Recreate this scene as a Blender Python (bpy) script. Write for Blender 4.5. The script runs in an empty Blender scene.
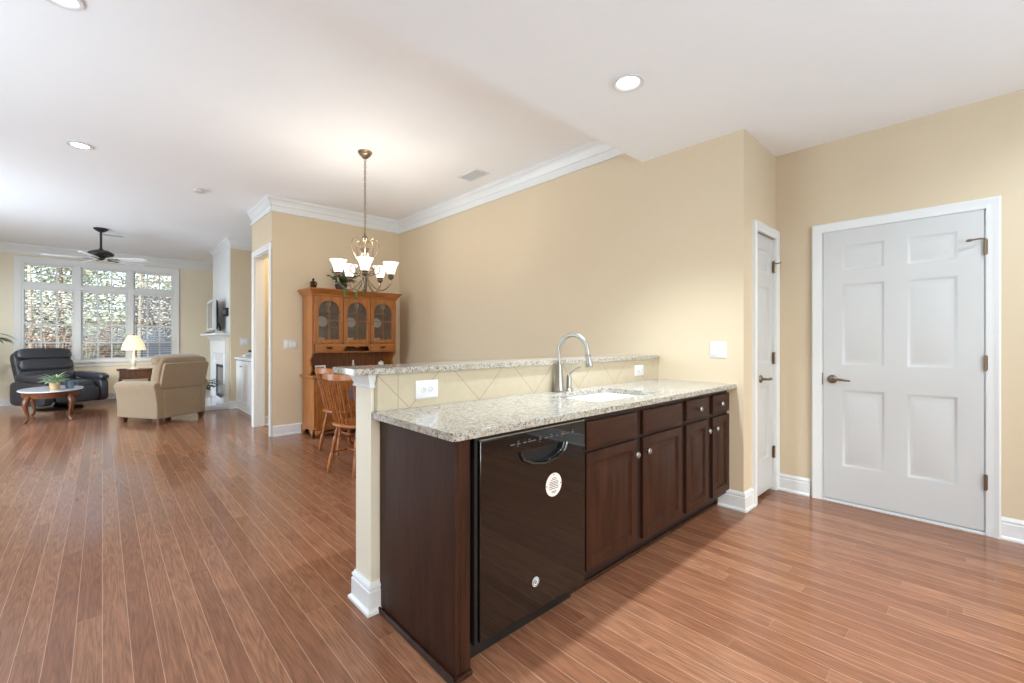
import bpy, bmesh, math, random
from mathutils import Vector, Matrix
S = bpy.context.scene
COL = S.collection
PI = math.pi
rnd = random.Random(7)

# ------------------------------------------------------------------ camera
cam = bpy.data.cameras.new('camera')
cam_ob = bpy.data.objects.new('camera', cam)
COL.objects.link(cam_ob)
cam.sensor_width = 36
cam.lens = 441.08 / 1024 * 36
cam.shift_y = -0.00137
cam.clip_start = 0.05
cam.clip_end = 200
cam_ob.location = (0, 0, 1.2261)
cam_ob.rotation_euler = (PI / 2, 0, -0.7484)
S.camera = cam_ob

# ------------------------------------------------------------------ world, exposure, daylight fill
S.view_settings.view_transform = 'Standard'
S.view_settings.look = 'None'
S.view_settings.gamma = 1
S.view_settings.use_curve_mapping = False
S.view_settings.exposure = 0.55
S.cycles.max_bounces = 10
S.cycles.diffuse_bounces = 6
S.cycles.transparent_max_bounces = 16
S.cycles.sample_clamp_indirect = 6
world = bpy.data.worlds.new('sky')
S.world = world
world.use_nodes = True
wn = world.node_tree.nodes
sky = wn.new('ShaderNodeTexSky')
sky.sky_type = 'NISHITA'
sky.sun_disc = False
sky.sun_elevation = math.radians(38)
sky.sun_rotation = math.radians(200)
sky.air_density = 1.0
sky.dust_density = 3.0
wn['Background'].inputs[1].default_value = 0.44
world.node_tree.links.new(sky.outputs[0], wn['Background'].inputs[0])


def add_light(name, kind, loc, energy, color=(1, 1, 1), rot=(0, 0, 0), parent=None, **kw):
    l = bpy.data.lights.new(name, kind)
    l.energy = energy
    l.color = color
    for k, v in kw.items():
        setattr(l, k, v)
    o = bpy.data.objects.new(name, l)
    COL.objects.link(o)
    o.location = loc
    o.rotation_euler = rot
    o.parent = parent
    return o


# added fill lamps at unseen windows, standing in for daylight, two tilted at ceilings
DAY = (0.61, 0.82, 1.0)
DAYL = (0.70, 0.86, 1.0)
add_light('fill_left_near', 'AREA', (-2.55, 3.4, 1.45), 70, DAYL, (0, -PI / 2 - .7, 0), shape='RECTANGLE', size=1.7, size_y=2.4)
add_light('fill_left_far', 'AREA', (-2.55, 8.2, 1.35), 92, DAYL, (0, -PI / 2 + .05, 0), shape='RECTANGLE', size=1.7, size_y=2.4)
add_light('fill_behind', 'AREA', (0.9, -2.52, 1.45), 118, DAY, (PI / 2 + 1.05, 0, 0), shape='RECTANGLE', size=3.4, size_y=1.7)
WARM = (0.74, 0.88, 1.0)
CAN_W = 40

# ------------------------------------------------------------------ materials
def srgb(r, g, b):
    f = lambda c: (c / 255 / 12.92) if c <= 10 else ((c / 255 + 0.055) / 1.055) ** 2.4
    return (f(r), f(g), f(b), 1)


class NT:
    def __init__(self, name):
        self.m = bpy.data.materials.new(name)
        self.m.use_nodes = True
        self.t = self.m.node_tree
        self.n = self.t.nodes
        self.b = self.n['Principled BSDF']
        self.out = self.n['Material Output']

    def node(self, kind, **kw):
        n = self.n.new('ShaderNode' + kind)
        for k, v in kw.items():
            setattr(n, k, v)
        return n

    def link(self, a, b):
        self.t.links.new(a, b)

    def math(self, op, a, b=None):
        n = self.node('Math', operation=op)
        for i, v in enumerate((a, b)):
            if v is None:
                continue
            if isinstance(v, (int, float)):
                n.inputs[i].default_value = v
            else:
                self.link(v, n.inputs[i])
        return n.outputs[0]

    def mix(self, fac, a, b):
        n = self.node('Mix', data_type='RGBA')
        for i, v in ((0, fac), (6, a), (7, b)):
            if isinstance(v, (int, float)):
                n.inputs[i].default_value = v
            elif isinstance(v, tuple):
                n.inputs[i].default_value = v
            else:
                self.link(v, n.inputs[i])
        return n.outputs[2]

    def coords(self, scale=(1, 1, 1)):
        c = self.node('TexCoord')
        m = self.node('Mapping')
        m.inputs['Scale'].default_value = scale
        self.link(c.outputs['Object'], m.inputs[0])
        return m.outputs[0]

    def noise(self, vec, scale, detail=4, rough=0.55, dist=0):
        n = self.node('TexNoise')
        n.inputs['Scale'].default_value = scale
        n.inputs['Detail'].default_value = detail
        n.inputs['Roughness'].default_value = rough
        n.inputs['Distortion'].default_value = dist
        self.link(vec, n.inputs['Vector'])
        return n.outputs['Fac']

    def ramp(self, fac, stops):
        n = self.node('ValToRGB')
        e = n.color_ramp.elements
        while len(e) < len(stops):
            e.new(0.5)
        for i, (p, c) in enumerate(stops):
            e[i].position = p
            e[i].color = c
        self.link(fac, n.inputs[0])
        return n.outputs[0]

    def bump(self, h, strength=0.2, dist=0.01):
        n = self.node('Bump')
        n.inputs['Strength'].default_value = strength
        n.inputs['Distance'].default_value = dist
        self.link(h, n.inputs['Height'])
        self.link(n.outputs[0], self.b.inputs['Normal'])

    def set(self, **kw):
        for k, v in kw.items():
            s = self.b.inputs[k.replace('_', ' ')]
            if hasattr(v, 'is_linked'):
                self.link(v, s)
            else:
                s.default_value = v
        return self


def plain(name, col, rough=0.5, metal=0.0, var=0.06, bump=0.0, bscale=60, **kw):
    """one colour with a faint uneven grain so no surface is perfectly flat"""
    t = NT(name)
    v = t.coords()
    n = t.noise(v, 9, 3)
    d = tuple(c * (1 - var) for c in col[:3]) + (1,)
    u = tuple(min(1, c * (1 + var)) for c in col[:3]) + (1,)
    t.set(Base_Color=t.mix(n, d, u), Roughness=rough, Metallic=metal, **kw)
    if bump:
        t.bump(t.noise(v, bscale, 3), bump, 0.004)
    return t.m


def wood(name, dark, light, stretch=(14, 14, 1.2), rough=0.35, scale=3.0, bump=0.08, spec=0.5):
    t = NT(name)
    v = t.coords(stretch)
    n = t.noise(v, scale, 6, 0.6, 0.6)
    f = t.noise(v, scale * 5, 3, 0.6)
    g = t.math('ADD', t.math('MULTIPLY', n, 0.75), t.math('MULTIPLY', f, 0.25))
    c = t.ramp(g, [(0.32, dark), (0.68, light)])
    t.set(Base_Color=c, Roughness=rough, Specular_IOR_Level=spec)
    t.bump(g, bump, 0.002)
    return t.m


def granite(name):
    t = NT(name)
    v = t.coords()
    base = t.ramp(t.noise(v, 60, 5, 0.7), [(0.34, srgb(128, 111, 90)), (0.46, srgb(162, 154, 140)), (0.58, srgb(176, 171, 162))])
    grey = t.ramp(t.noise(v, 95, 3, 0.6), [(0.36, (1, 1, 1, 1)), (0.43, (0, 0, 0, 1))])
    c1 = t.mix(t.math('MULTIPLY', grey, 0.6), base, srgb(128, 108, 86))
    vo = t.node('TexVoronoi')
    vo.inputs['Scale'].default_value = 135
    t.link(v, vo.inputs['Vector'])
    keep = t.math('GREATER_THAN', t.noise(v, 70, 2), 0.52)
    speck = t.math('MULTIPLY', t.math('LESS_THAN', vo.outputs['Distance'], 0.40), keep)
    c2 = t.mix(t.math('MULTIPLY', speck, 0.85), c1, srgb(52, 42, 36))
    t.set(Base_Color=c2, Roughness=0.12, Specular_IOR_Level=0.5)
    return t.m


def floor_material():
    t = NT('oak_plank_floor')
    W, L = 0.083, 1.45
    c = t.node('TexCoord')
    sep = t.node('SeparateXYZ')
    t.link(c.outputs['Object'], sep.inputs[0])
    X, Y = sep.outputs[0], sep.outputs[1]
    xs = t.math('DIVIDE', X, W)
    row = t.math('FLOOR', xs)
    wn1 = t.node('TexWhiteNoise', noise_dimensions='1D')
    t.link(row, wn1.inputs['W'])
    ys = t.math('ADD', t.math('DIVIDE', Y, L), t.math('MULTIPLY', wn1.outputs['Value'], 7.0))
    seg = t.math('FLOOR', ys)
    comb = t.node('CombineXYZ')
    t.link(row, comb.inputs[0])
    t.link(seg, comb.inputs[1])
    wn2 = t.node('TexWhiteNoise', noise_dimensions='3D')
    t.link(comb.outputs[0], wn2.inputs['Vector'])
    idv = wn2.outputs['Value']
    g = t.node('CombineXYZ')
    t.link(t.math('MULTIPLY', X, 10.0), g.inputs[0])
    t.link(t.math('MULTIPLY', Y, .9), g.inputs[1])
    t.link(t.math('MULTIPLY', idv, 60.0), g.inputs[2])
    n1 = t.noise(g.outputs[0], 1.1, 2, 0.45, 0.5)
    rings = t.math('ABSOLUTE', t.math('SUBTRACT', t.math('FRACT', t.math('MULTIPLY', n1, 13.0)), 0.5))
    g2 = t.node('CombineXYZ')
    t.link(t.math('MULTIPLY', X, 210.0), g2.inputs[0])
    t.link(t.math('MULTIPLY', Y, 8.0), g2.inputs[1])
    t.link(t.math('MULTIPLY', idv, 30.0), g2.inputs[2])
    n2 = t.noise(g2.outputs[0], 1.0, 4, 0.6)
    streak = t.ramp(n2, [(0.36, (0, 0, 0, 1)), (0.62, (1, 1, 1, 1))])
    grain = t.math('ADD', t.math('MULTIPLY', rings, 0.7), t.math('MULTIPLY', streak, 0.5))
    tone = t.ramp(idv, [(0.0, srgb(145, 95, 68)), (0.5, srgb(158, 107, 78)), (1.0, srgb(172, 121, 90))])
    col = t.mix(t.math('MULTIPLY', t.math('SUBTRACT', 1.0, grain), 0.70), tone, srgb(84, 54, 40))
    fx = t.math('FRACT', xs)
    dx = t.math('MINIMUM', fx, t.math('SUBTRACT', 1.0, fx))
    fy = t.math('FRACT', ys)
    dy = t.math('MINIMUM', fy, t.math('SUBTRACT', 1.0, fy))
    sx = t.math('LESS_THAN', dx, 0.013)
    sy = t.math('LESS_THAN', dy, 0.0007)
    seam = t.math('MAXIMUM', sx, t.math('MULTIPLY', sy, 0.25))
    col = t.mix(t.math('MULTIPLY', seam, 0.55), col, srgb(205, 170, 142))
    t.set(Base_Color=col, Roughness=t.math('ADD', t.math('MULTIPLY', grain, 0.06), 0.13), Specular_IOR_Level=0.33)
    groove = t.math('MINIMUM', t.math('MULTIPLY', dx, 30.0), 1.0)
    h = t.math('ADD', t.math('MULTIPLY', grain, 0.45), t.math('MULTIPLY', groove, 0.45))
    t.bump(h, 0.16, 0.0012)
    return t.m


def glass_material(name, tint=(1, 1, 1, 1), refl=0.08):
    t = NT(name)
    tr = t.node('BsdfTransparent')
    tr.inputs[0].default_value = tint
    gl = t.node('BsdfGlossy')
    gl.inputs['Roughness'].default_value = 0.02
    mx = t.node('MixShader')
    mx.inputs[0].default_value = refl
    t.link(tr.outputs[0], mx.inputs[1])
    t.link(gl.outputs[0], mx.inputs[2])
    t.link(mx.outputs[0], t.out.inputs[0])
    return t.m


def glow(name, col, strength, base=(0.9, 0.9, 0.88, 1)):
    t = NT(name)
    v = t.coords()
    t.set(Base_Color=t.mix(t.noise(v, 12, 2), base, tuple(c * 0.96 for c in base[:3]) + (1,)), Emission_Color=col, Emission_Strength=strength, Roughness=0.4)
    return t.m


M = {}
M['wall'] = plain('beige_wall_paint', srgb(208, 189, 160), 0.7, var=0.015, bump=0.05, bscale=220)
M['cream'] = plain('cream_wall_paint', srgb(224, 215, 193), 0.7, var=0.015, bump=0.05, bscale=220)
M['ceiling'] = plain('white_ceiling_paint', srgb(243, 243, 243), 0.85, var=0.01, bump=0.04, bscale=180)
M['post'] = plain('pale_cream_paint', srgb(222, 212, 192), 0.6, var=0.015)
M['trim'] = plain('white_trim_paint', srgb(222, 222, 220), 0.35, var=0.01)
M['door'] = plain('white_door_paint', srgb(200, 199, 197), 0.38, var=0.01)
M['floor'] = floor_material()
M['granite'] = granite('speckled_granite')
M['cabinet'] = wood('espresso_cabinet_wood', srgb(36, 20, 12), srgb(66, 38, 25), (10, 10, 1.0), 0.42, 3.0, 0.03, 0.18)
M['cabinet_h'] = wood('espresso_drawer_wood', srgb(36, 20, 12), srgb(66, 38, 25), (1.0, 10, 10), 0.42, 3.0, 0.03, 0.18)
M['cabinet_dark'] = plain('dark_recess_wood', srgb(36, 18, 13), 0.5)
M['maple'] = wood('honey_maple_wood', srgb(124, 68, 27), srgb(184, 116, 55), (12, 12, 1.2), 0.35, 2.5, 0.04)
M['maple_h'] = wood('honey_maple_board', srgb(124, 68, 27), srgb(184, 116, 55), (1.2, 12, 12), 0.35, 2.5, 0.04)
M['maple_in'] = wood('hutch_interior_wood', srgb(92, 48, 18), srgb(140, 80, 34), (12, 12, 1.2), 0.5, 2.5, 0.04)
M['chairwood'] = wood('chair_maple_wood', srgb(128, 68, 30), srgb(186, 116, 58), (14, 14, 2.0), 0.3, 3, 0.03)
M['walnut'] = wood('dark_walnut_wood', srgb(62, 36, 22), srgb(110, 66, 38), (10, 10, 2), 0.35, 3, 0.03)
M['tablewood'] = wood('carved_table_wood', srgb(70, 38, 22), srgb(122, 72, 42), (10, 10, 2), 0.3, 3, 0.03)
M['black_gloss'] = plain('black_gloss_enamel', (0.004, 0.0035, 0.003, 1), 0.02, Specular_IOR_Level=0.75)
M['black_satin'] = plain('black_satin_plastic', (0.010, 0.010, 0.010, 1), 0.35)
M['grey_print'] = plain('pale_grey_print', srgb(92, 89, 86), 0.5)
M['white_print'] = plain('white_paper', srgb(226, 214, 208), 0.55)
M['red_print'] = plain('dull_red_print', srgb(168, 60, 66), 0.6)
M['nickel'] = plain('brushed_nickel', srgb(158, 154, 147), 0.34, 0.85)
M['chrome'] = plain('polished_chrome', srgb(214, 212, 208), 0.10, 1.0)
M['bronze'] = plain('antique_bronze', srgb(142, 122, 100), 0.35, 0.9)
M['pewter'] = plain('aged_pewter_metal', srgb(136, 120, 102), 0.32, 0.9)
M['brass_dark'] = plain('dark_brass', srgb(72, 56, 38), 0.4, 0.9)
M['plastic'] = plain('white_switch_plastic', srgb(206, 206, 204), 0.3, var=0.01)
M['slot'] = plain('dark_socket_slot', srgb(60, 58, 56), 0.5)
M['tile'] = plain('beige_ceramic_tile', srgb(206, 192, 166), 0.30, var=0.04)
M['grout'] = plain('tan_grout', srgb(176, 158, 130), 0.8)
M['sink'] = plain('white_sink_enamel', srgb(222, 221, 218), 0.15, var=0.01)
M['leather'] = plain('black_leather', srgb(54, 55, 60), 0.34, bump=0.25, bscale=45)
M['suede'] = plain('tan_microsuede', srgb(140, 117, 90), 0.9, var=0.12, bump=0.15, bscale=25, Sheen_Weight=0.3)
M['marble'] = plain('white_marble', srgb(222, 222, 226), 0.12, var=0.05)
M['fan_black'] = plain('black_fan_metal', (0.014, 0.013, 0.013, 1), 0.4)
M['fan_blade'] = plain('pale_fan_blade', srgb(242, 242, 243), 0.25)
M['glass'] = glass_material('window_glass', (0.97, 0.99, 0.99, 1), 0.012)
M['cab_glass'] = glass_material('cabinet_glass', (0.90, 0.90, 0.88, 1), 0.07)
M['shade'] = glow('frosted_shade_glass', (1.0, 0.92, 0.80, 1), 0.75)
M['lampshade'] = glow('cream_lamp_shade', (1.0, 0.86, 0.58, 1), 0.45, srgb(236, 220, 178))
M['can'] = glow('lit_lamp_lens', (1.0, 0.97, 0.92, 1), 7.0)
M['leaf'] = plain('green_leaf', srgb(92, 130, 70), 0.5, var=0.35)
M['leaf_teal'] = plain('blue_green_leaf', srgb(126, 164, 148), 0.45, var=0.25)
M['leaf_pale'] = plain('pale_green_leaf', srgb(150, 170, 132), 0.5, var=0.25)
M['leaf_dark'] = plain('dark_green_leaf', srgb(44, 66, 40), 0.4, var=0.3)
M['terracotta'] = plain('terracotta_clay', srgb(168, 98, 66), 0.8)
M['tan_pot'] = plain('tan_woven_pot', srgb(186, 156, 116), 0.8, bump=0.4, bscale=60)
M['blue_pot'] = plain('slate_blue_glaze', srgb(96, 116, 132), 0.3)
M['cloth'] = plain('dusky_violet_cloth', srgb(82, 66, 86), 0.85, bump=0.2, bscale=80)
M['screen'] = plain('grey_screen', srgb(120, 124, 130), 0.12)
M['silver'] = plain('silver_plastic', srgb(196, 198, 200), 0.35)
M['white_box'] = plain('white_ceramic', srgb(236, 234, 228), 0.3)
M['dark_box'] = plain('dark_brown_box', srgb(58, 42, 36), 0.5)
M['firebox'] = plain('sooty_firebox', (0.02, 0.02, 0.022, 1), 0.6)
M['fireglass'] = plain('smoked_fire_glass', srgb(112, 116, 120), 0.15)
M['photo'] = plain('faded_photo_print', srgb(120, 112, 100), 0.4, var=0.5)
M['bark'] = plain('pale_bark', srgb(176, 166, 150), 0.9, var=0.3, bump=0.4, bscale=14)
M['bark_dark'] = plain('brown_bark', srgb(112, 96, 82), 0.9, var=0.3, bump=0.4, bscale=14)
M['tree_green'] = plain('pale_green_foliage', srgb(160, 166, 142), 0.7, var=0.35)  # pale greyed green, varied at random
M['tree_pale'] = plain('pale_autumn_foliage', srgb(192, 188, 170), 0.7, var=0.3)
M['tree_brown'] = plain('russet_brush_foliage', srgb(134, 108, 86), 0.7, var=0.4)
M['litter'] = plain('leaf_litter', srgb(104, 92, 78), 0.95, var=0.4, bump=0.5, bscale=6)
M['siding'] = plain('slate_blue_siding', srgb(88, 96, 108), 0.8)
M['roofing'] = plain('grey_shingle', srgb(76, 74, 74), 0.9, var=0.3)
M['teal'] = plain('pale_teal_plastic', srgb(150, 186, 186), 0.5)
M['cord'] = plain('pale_cord', srgb(206, 196, 176), 0.5)

# ------------------------------------------------------------------ mesh builder
class MB:
    def __init__(self):
        self.bm = bmesh.new()
        self.M = Matrix.Identity(4)

    def v(self, p):
        return self.bm.verts.new(self.M @ Vector(p))

    def f(self, vs):
        try:
            return self.bm.faces.new(vs)
        except ValueError:
            return None

    def box(self, lo, hi):
        (a, b, c), (d, e, f) = lo, hi
        v = [self.v(p) for p in ((a, b, c), (d, b, c), (d, e, c), (a, e, c), (a, b, f), (d, b, f), (d, e, f), (a, e, f))]
        for q in ((3, 2, 1, 0), (4, 5, 6, 7), (0, 1, 5, 4), (1, 2, 6, 5), (2, 3, 7, 6), (3, 0, 4, 7)):
            self.f([v[i] for i in q])
        return self

    def rings(self, rings, close=True, caps=True):
        R = [[self.v(p) for p in r] for r in rings]
        n = len(R[0])
        for a, b in zip(R, R[1:]):
            for i in range(n if close else n - 1):
                j = (i + 1) % n
                self.f([a[i], a[j], b[j], b[i]])
        if caps and close:
            self.f(R[0][::-1])
            self.f(R[-1])
        return self

    def tube(self, pts, r, n=10, caps=True):
        P = [Vector(p) for p in pts]
        rr = r if isinstance(r, (list, tuple)) else [r] * len(P)
        out = []
        up = None
        for i, p in enumerate(P):
            t = (P[min(i + 1, len(P) - 1)] - P[max(i - 1, 0)]).normalized()
            if up is None:
                up = t.orthogonal().normalized()
            up = (up - t * up.dot(t))
            up = up.normalized() if up.length > 1e-6 else t.orthogonal().normalized()
            s = t.cross(up)
            out.append([p + (up * math.cos(2 * PI * k / n) + s * math.sin(2 * PI * k / n)) * rr[i] for k in range(n)])
        return self.rings(out, True, caps)

    def lathe(self, prof, c=(0, 0, 0), n=20, a=None, b=None, caps=True):
        """profile (r, t) about z through c, or along the line a -> b with t in 0..1"""
        if a is None:
            o = Vector(c)
            ax = Vector((0, 0, 1))
            L = 1.0
        else:
            o = Vector(a)
            ax = Vector(b) - o
            L = ax.length
            ax.normalize()
        u = ax.orthogonal().normalized() if a is not None else Vector((1, 0, 0))
        w = ax.cross(u)
        out = []
        for r, t in prof:
            r = max(r, 1e-4)
            out.append([o + ax * (t * L) + (u * math.cos(2 * PI * k / n) + w * math.sin(2 * PI * k / n)) * r for k in range(n)])
        return self.rings(out, True, caps)

    def prism(self, poly, axis, a, b):
        """polygon (p, q) swept along an axis: x -> (p=y,q=z), y -> (p=x,q=z), z -> (p=x,q=y)"""
        mk = {'x': lambda p, q, t: (t, p, q), 'y': lambda p, q, t: (p, t, q), 'z': lambda p, q, t: (p, q, t)}[axis]
        A = [self.v(mk(p, q, a)) for p, q in poly]
        B = [self.v(mk(p, q, b)) for p, q in poly]
        n = len(A)
        for i in range(n):
            j = (i + 1) % n
            self.f([A[i], A[j], B[j], B[i]])
        self.f(A[::-1])
        self.f(B)
        return self

    def plate(self, outer, holes, axis, a, b):
        """flat plate with holes: loops in two coordinates, thickness a..b along the axis"""
        mk = {'x': lambda p, q, t: (t, p, q), 'y': lambda p, q, t: (p, t, q), 'z': lambda p, q, t: (p, q, t)}[axis]
        caps = []
        loops = [outer] + list(holes)
        side = []
        for t in (a, b):
            tb = bmesh.new()
            es = []
            idx = {}
            vs_all = []
            for lp in loops:
                vs = [tb.verts.new((p, q, 0)) for p, q in lp]
                vs_all += vs
                for i in range(len(vs)):
                    es.append(tb.edges.new((vs[i], vs[(i + 1) % len(vs)])))
            for i, vv in enumerate(vs_all):
                vv.index = i
            bmesh.ops.triangle_fill(tb, use_beauty=True, edges=es)
            mine = [self.v(mk(vv.co.x, vv.co.y, t)) for vv in vs_all]
            tb.verts.index_update()
            for fc in tb.faces:
                self.f([mine[vv.index] for vv in fc.verts])
            side.append(mine)
            tb.free()
        k = 0
        for lp in loops:
            n = len(lp)
            for i in range(n):
                j = (i + 1) % n
                self.f([side[0][k + i], side[0][k + j], side[1][k + j], side[1][k + i]])
            k += n
        return self

    def soft(self, c, size, e=0.35, nu=20, nv=12, M=None):
        """a cushion: superellipsoid of full size `size`"""
        sp = lambda w, x: math.copysign(abs(w) ** x, w)
        out = []
        for i in range(nv + 1):
            ph = -PI / 2 + PI * i / nv
            r = []
            for k in range(nu):
                th = 2 * PI * k / nu
                p = Vector((sp(math.cos(ph), e) * sp(math.cos(th), e) * size[0] / 2,
                            sp(math.cos(ph), e) * sp(math.sin(th), e) * size[1] / 2,
                            sp(math.sin(ph), e) * size[2] / 2))
                if M is not None:
                    p = M @ p
                r.append(p + Vector(c))
            out.append(r)
        return self.rings(out)

    def panel_slab(self, w, h, t, rects, prof):
        """slab 0..w, 0..h, front at y=0 facing -y, back at y=t; each rect gets the (inset, depth) rings of prof"""
        xs = sorted({0, w} | {r[0] for r in rects} | {r[1] for r in rects})
        zs = sorted({0, h} | {r[2] for r in rects} | {r[3] for r in rects})
        grid = {}
        g = lambda x, z: grid.setdefault((x, z), None) or grid.__setitem__((x, z), self.v((x, 0, z))) or grid[(x, z)]
        for x0, x1 in zip(xs, xs[1:]):
            for z0, z1 in zip(zs, zs[1:]):
                if any(r[0] - 1e-6 <= x0 and x1 <= r[1] + 1e-6 and r[2] - 1e-6 <= z0 and z1 <= r[3] + 1e-6 for r in rects):
                    continue
                self.f([g(x0, z0), g(x1, z0), g(x1, z1), g(x0, z1)])
        for x0, x1, z0, z1 in rects:
            out = [[(x0, 0, z0), (x1, 0, z0), (x1, 0, z1), (x0, 0, z1)]]
            for i, d in prof:
                out.append([(x0 + i, d, z0 + i), (x1 - i, d, z0 + i), (x1 - i, d, z1 - i), (x0 + i, d, z1 - i)])
            R = [[self.v(p) for p in r] for r in out]
            for a, b in zip(R, R[1:]):
                for i in range(4):
                    self.f([a[i], a[(i + 1) % 4], b[(i + 1) % 4], b[i]])
            self.f(R[-1])
        b = [self.v(p) for p in ((0, t, 0), (w, t, 0), (w, t, h), (0, t, h))]
        self.f(b[::-1])
        c = [self.v(p) for p in ((0, 0, 0), (w, 0, 0), (w, 0, h), (0, 0, h))]
        for i in range(4):
            j = (i + 1) % 4
            self.f([c[j], c[i], b[i], b[j]])
        return self

    def build(self, name, mat, parent=None, smooth=35, bevel=0, seg=2, label=None, weld=True, loc=None):
        bm = self.bm
        if weld:
            bmesh.ops.remove_doubles(bm, verts=bm.verts, dist=1e-5)
            bmesh.ops.recalc_face_normals(bm, faces=bm.faces)
        if smooth:
            for f in bm.faces:
                f.smooth = True
            lim = math.radians(smooth)
            for e in bm.edges:
                e.smooth = len(e.link_faces) == 2 and e.calc_face_angle(9) < lim
        me = bpy.data.meshes.new(name)
        bm.to_mesh(me)
        bm.free()
        me.materials.append(mat)
        o = bpy.data.objects.new(name, me)
        COL.objects.link(o)
        o.parent = parent
        if loc:
            o.location = loc
        if bevel:
            md = o.modifiers.new('bevel', 'BEVEL')
            md.width = bevel
            md.segments = seg
            md.limit_method = 'ANGLE'
            md.angle_limit = math.radians(40)
        if label:
            o['label'] = label
        return o


def thing(name, label, cat, loc=(0, 0, 0), rz=0, group=None):
    o = bpy.data.objects.new(name, None)
    COL.objects.link(o)
    o.empty_display_size = 0.1
    o.location = loc
    o.rotation_euler = (0, 0, rz)
    return tag(o, label, cat, group)


def tag(o, label, cat, group=None, kind=None):
    o['label'] = label
    o['category'] = cat
    if group:
        o['group'] = group
    if kind:
        o['kind'] = kind
    return o


def struct(o, label, cat):
    return tag(o, label, cat, None, 'structure')


KIDS = {}


def dup(root, label, loc, rz=0, sc=1.0, kids=None):
    """a copy of a thing with copies of its parts and their sub-parts"""
    r = root.copy()
    COL.objects.link(r)
    r.location = loc
    r.rotation_euler = (0, 0, rz)
    r['label'] = label

    def rec(src, dst):
        for ch in [o for o in bpy.data.objects if o.parent == src]:
            c = ch.copy()
            COL.objects.link(c)
            c.parent = dst
            rec(ch, c)
    rec(root, r)
    return r


def bx(lo, hi):
    return MB().box(lo, hi)


def arc(c, r, a0, a1, n, plane='xz'):
    out = []
    for i in range(n + 1):
        a = math.radians(a0 + (a1 - a0) * i / n)
        x, z = r * math.cos(a), r * math.sin(a)
        out.append((c[0] + x, c[1], c[2] + z) if plane == 'xz' else (c[0], c[1] + x, c[2] + z))
    return out


def round_rect(x0, x1, y0, y1, r, n=5):
    out = []
    for cx, cy, a in ((x1 - r, y1 - r, 0), (x0 + r, y1 - r, 90), (x0 + r, y0 + r, 180), (x1 - r, y0 + r, 270)):
        for i in range(n + 1):
            t = math.radians(a + 90 * i / n)
            out.append((cx + r * math.cos(t), cy + r * math.sin(t)))
    return out


# ------------------------------------------------------------------ room shell
XL, XD, XR = -2.6, 3.37, 4.08        # left wall, dining wall, kitchen door wall
YB, YJ, YH, YN, YW = -2.6, 1.188, 6.18, 7.06, 12.5
XH = 1.58
ZC, ZK = 3.05, 2.743
m = MB()
m.box((XL - .15, YB - .15, -.12), (XR + .15, YW + .15, 0))
struct(m.build('floor', M['floor'], smooth=0), 'reddish brown oak plank floor running through the whole space', 'floor')
m = MB().box((XL - .15, 2.0, ZC), (XR + .15, YW + .15, ZC + .12))
struct(m.build('ceiling', M['ceiling'], smooth=0), 'higher white ceiling over the dining and living area', 'ceiling')
m = MB().box((XL - .15, YB - .15, ZK), (XD, 2.0, ZC + .12))
m.box((XD, YB - .15, ZK), (XR + .15, 2.0, ZC + .12))
struct(m.build('ceiling_kitchen', M['ceiling'], smooth=0), 'lower white ceiling over the kitchen, ending in a straight drop edge', 'ceiling')

# kitchen wall with the wide door (opening y .008 .. .862)
m = MB()
m.box((XR, YB, 0), (XR + .13, .005, ZK)).box((XR, .870, 0), (XR + .13, 2.1, ZK)).box((XR, .005, 2.055), (XR + .13, .870, ZK))
struct(m.build('wall_right', M['wall'], smooth=0), 'beige kitchen wall holding the wide white door', 'wall')
# pantry face (opening x 3.60 .. 4.03)
m = MB()
m.box((XD, YJ, 0), (3.592, YJ + .12, ZK)).box((4.035, YJ, 0), (XR, YJ + .12, ZK)).box((3.592, YJ, 2.055), (4.035, YJ + .12, ZK))
m.box((XD + .12, 2.0, 0), (XR, 2.1, ZK))
struct(m.build('wall_pantry', M['wall'], smooth=0), 'narrow beige wall face holding the slim white door', 'wall')
m = MB().box((XD, YJ + .12, 0), (XD + .12, YH + .12, ZC))
struct(m.build('wall_dining', M['wall'], smooth=0), 'long beige wall running from the kitchen counter to the hutch corner', 'wall')
m = MB().box((XH, YH, 0), (XD, YH + .12, ZC))
struct(m.build('wall_hutch', M['wall'], smooth=0), 'beige wall behind the wooden china hutch', 'wall')
m = MB()
m.box((XH, 6.25 + .05, 2.39), (XH + .12, 7.02, ZC)).box((XH, 7.02, 0), (XH + .12, YN + .12, ZC))
m.box((XH + .12, YN, 0), (3.49, YN + .12, ZC)).box((XD, YH + .12, 0), (XD + .12, YN, ZC))
struct(m.build('wall_hall', M['cream'], smooth=0), 'cream walls of the side hallway seen through the cased opening', 'wall')
m = MB().box((XH - .006, 6.18, 2.40), (XH, YN + .12, ZC)).box((XH - .006, 7.02, 0), (XH, YN + .12, 2.40))
struct(m.build('wall_hall.001', M['wall'], smooth=0), 'beige face above the cased hallway opening', 'wall')
m = MB().box((2.45, YN + .12, 0), (2.57, YW, ZC))
struct(m.build('wall_niche', M['wall'], smooth=0), 'beige wall at the back of the niche beside the fireplace', 'wall')
m = MB().box((1.68, 9.2, 0), (2.45, 10.86, ZC))
struct(m.build('wall_chimney', M['wall'], smooth=0), 'beige chimney breast with the white fireplace', 'wall')
# window wall
WX0, WX1, WZ0, WZ1 = -1.13, 1.18, 0.80, 2.73
m = MB()
m.box((XL, YW, 0), (WX0, YW + .15, ZC)).box((WX1, YW, 0), (2.57, YW + .15, ZC))
m.box((WX0, YW, 0), (WX1, YW + .15, WZ0)).box((WX0, YW, WZ1), (WX1, YW + .15, ZC))
struct(m.build('wall_far', M['cream'], smooth=0), 'pale cream far wall around the big living room window', 'wall')
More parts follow.
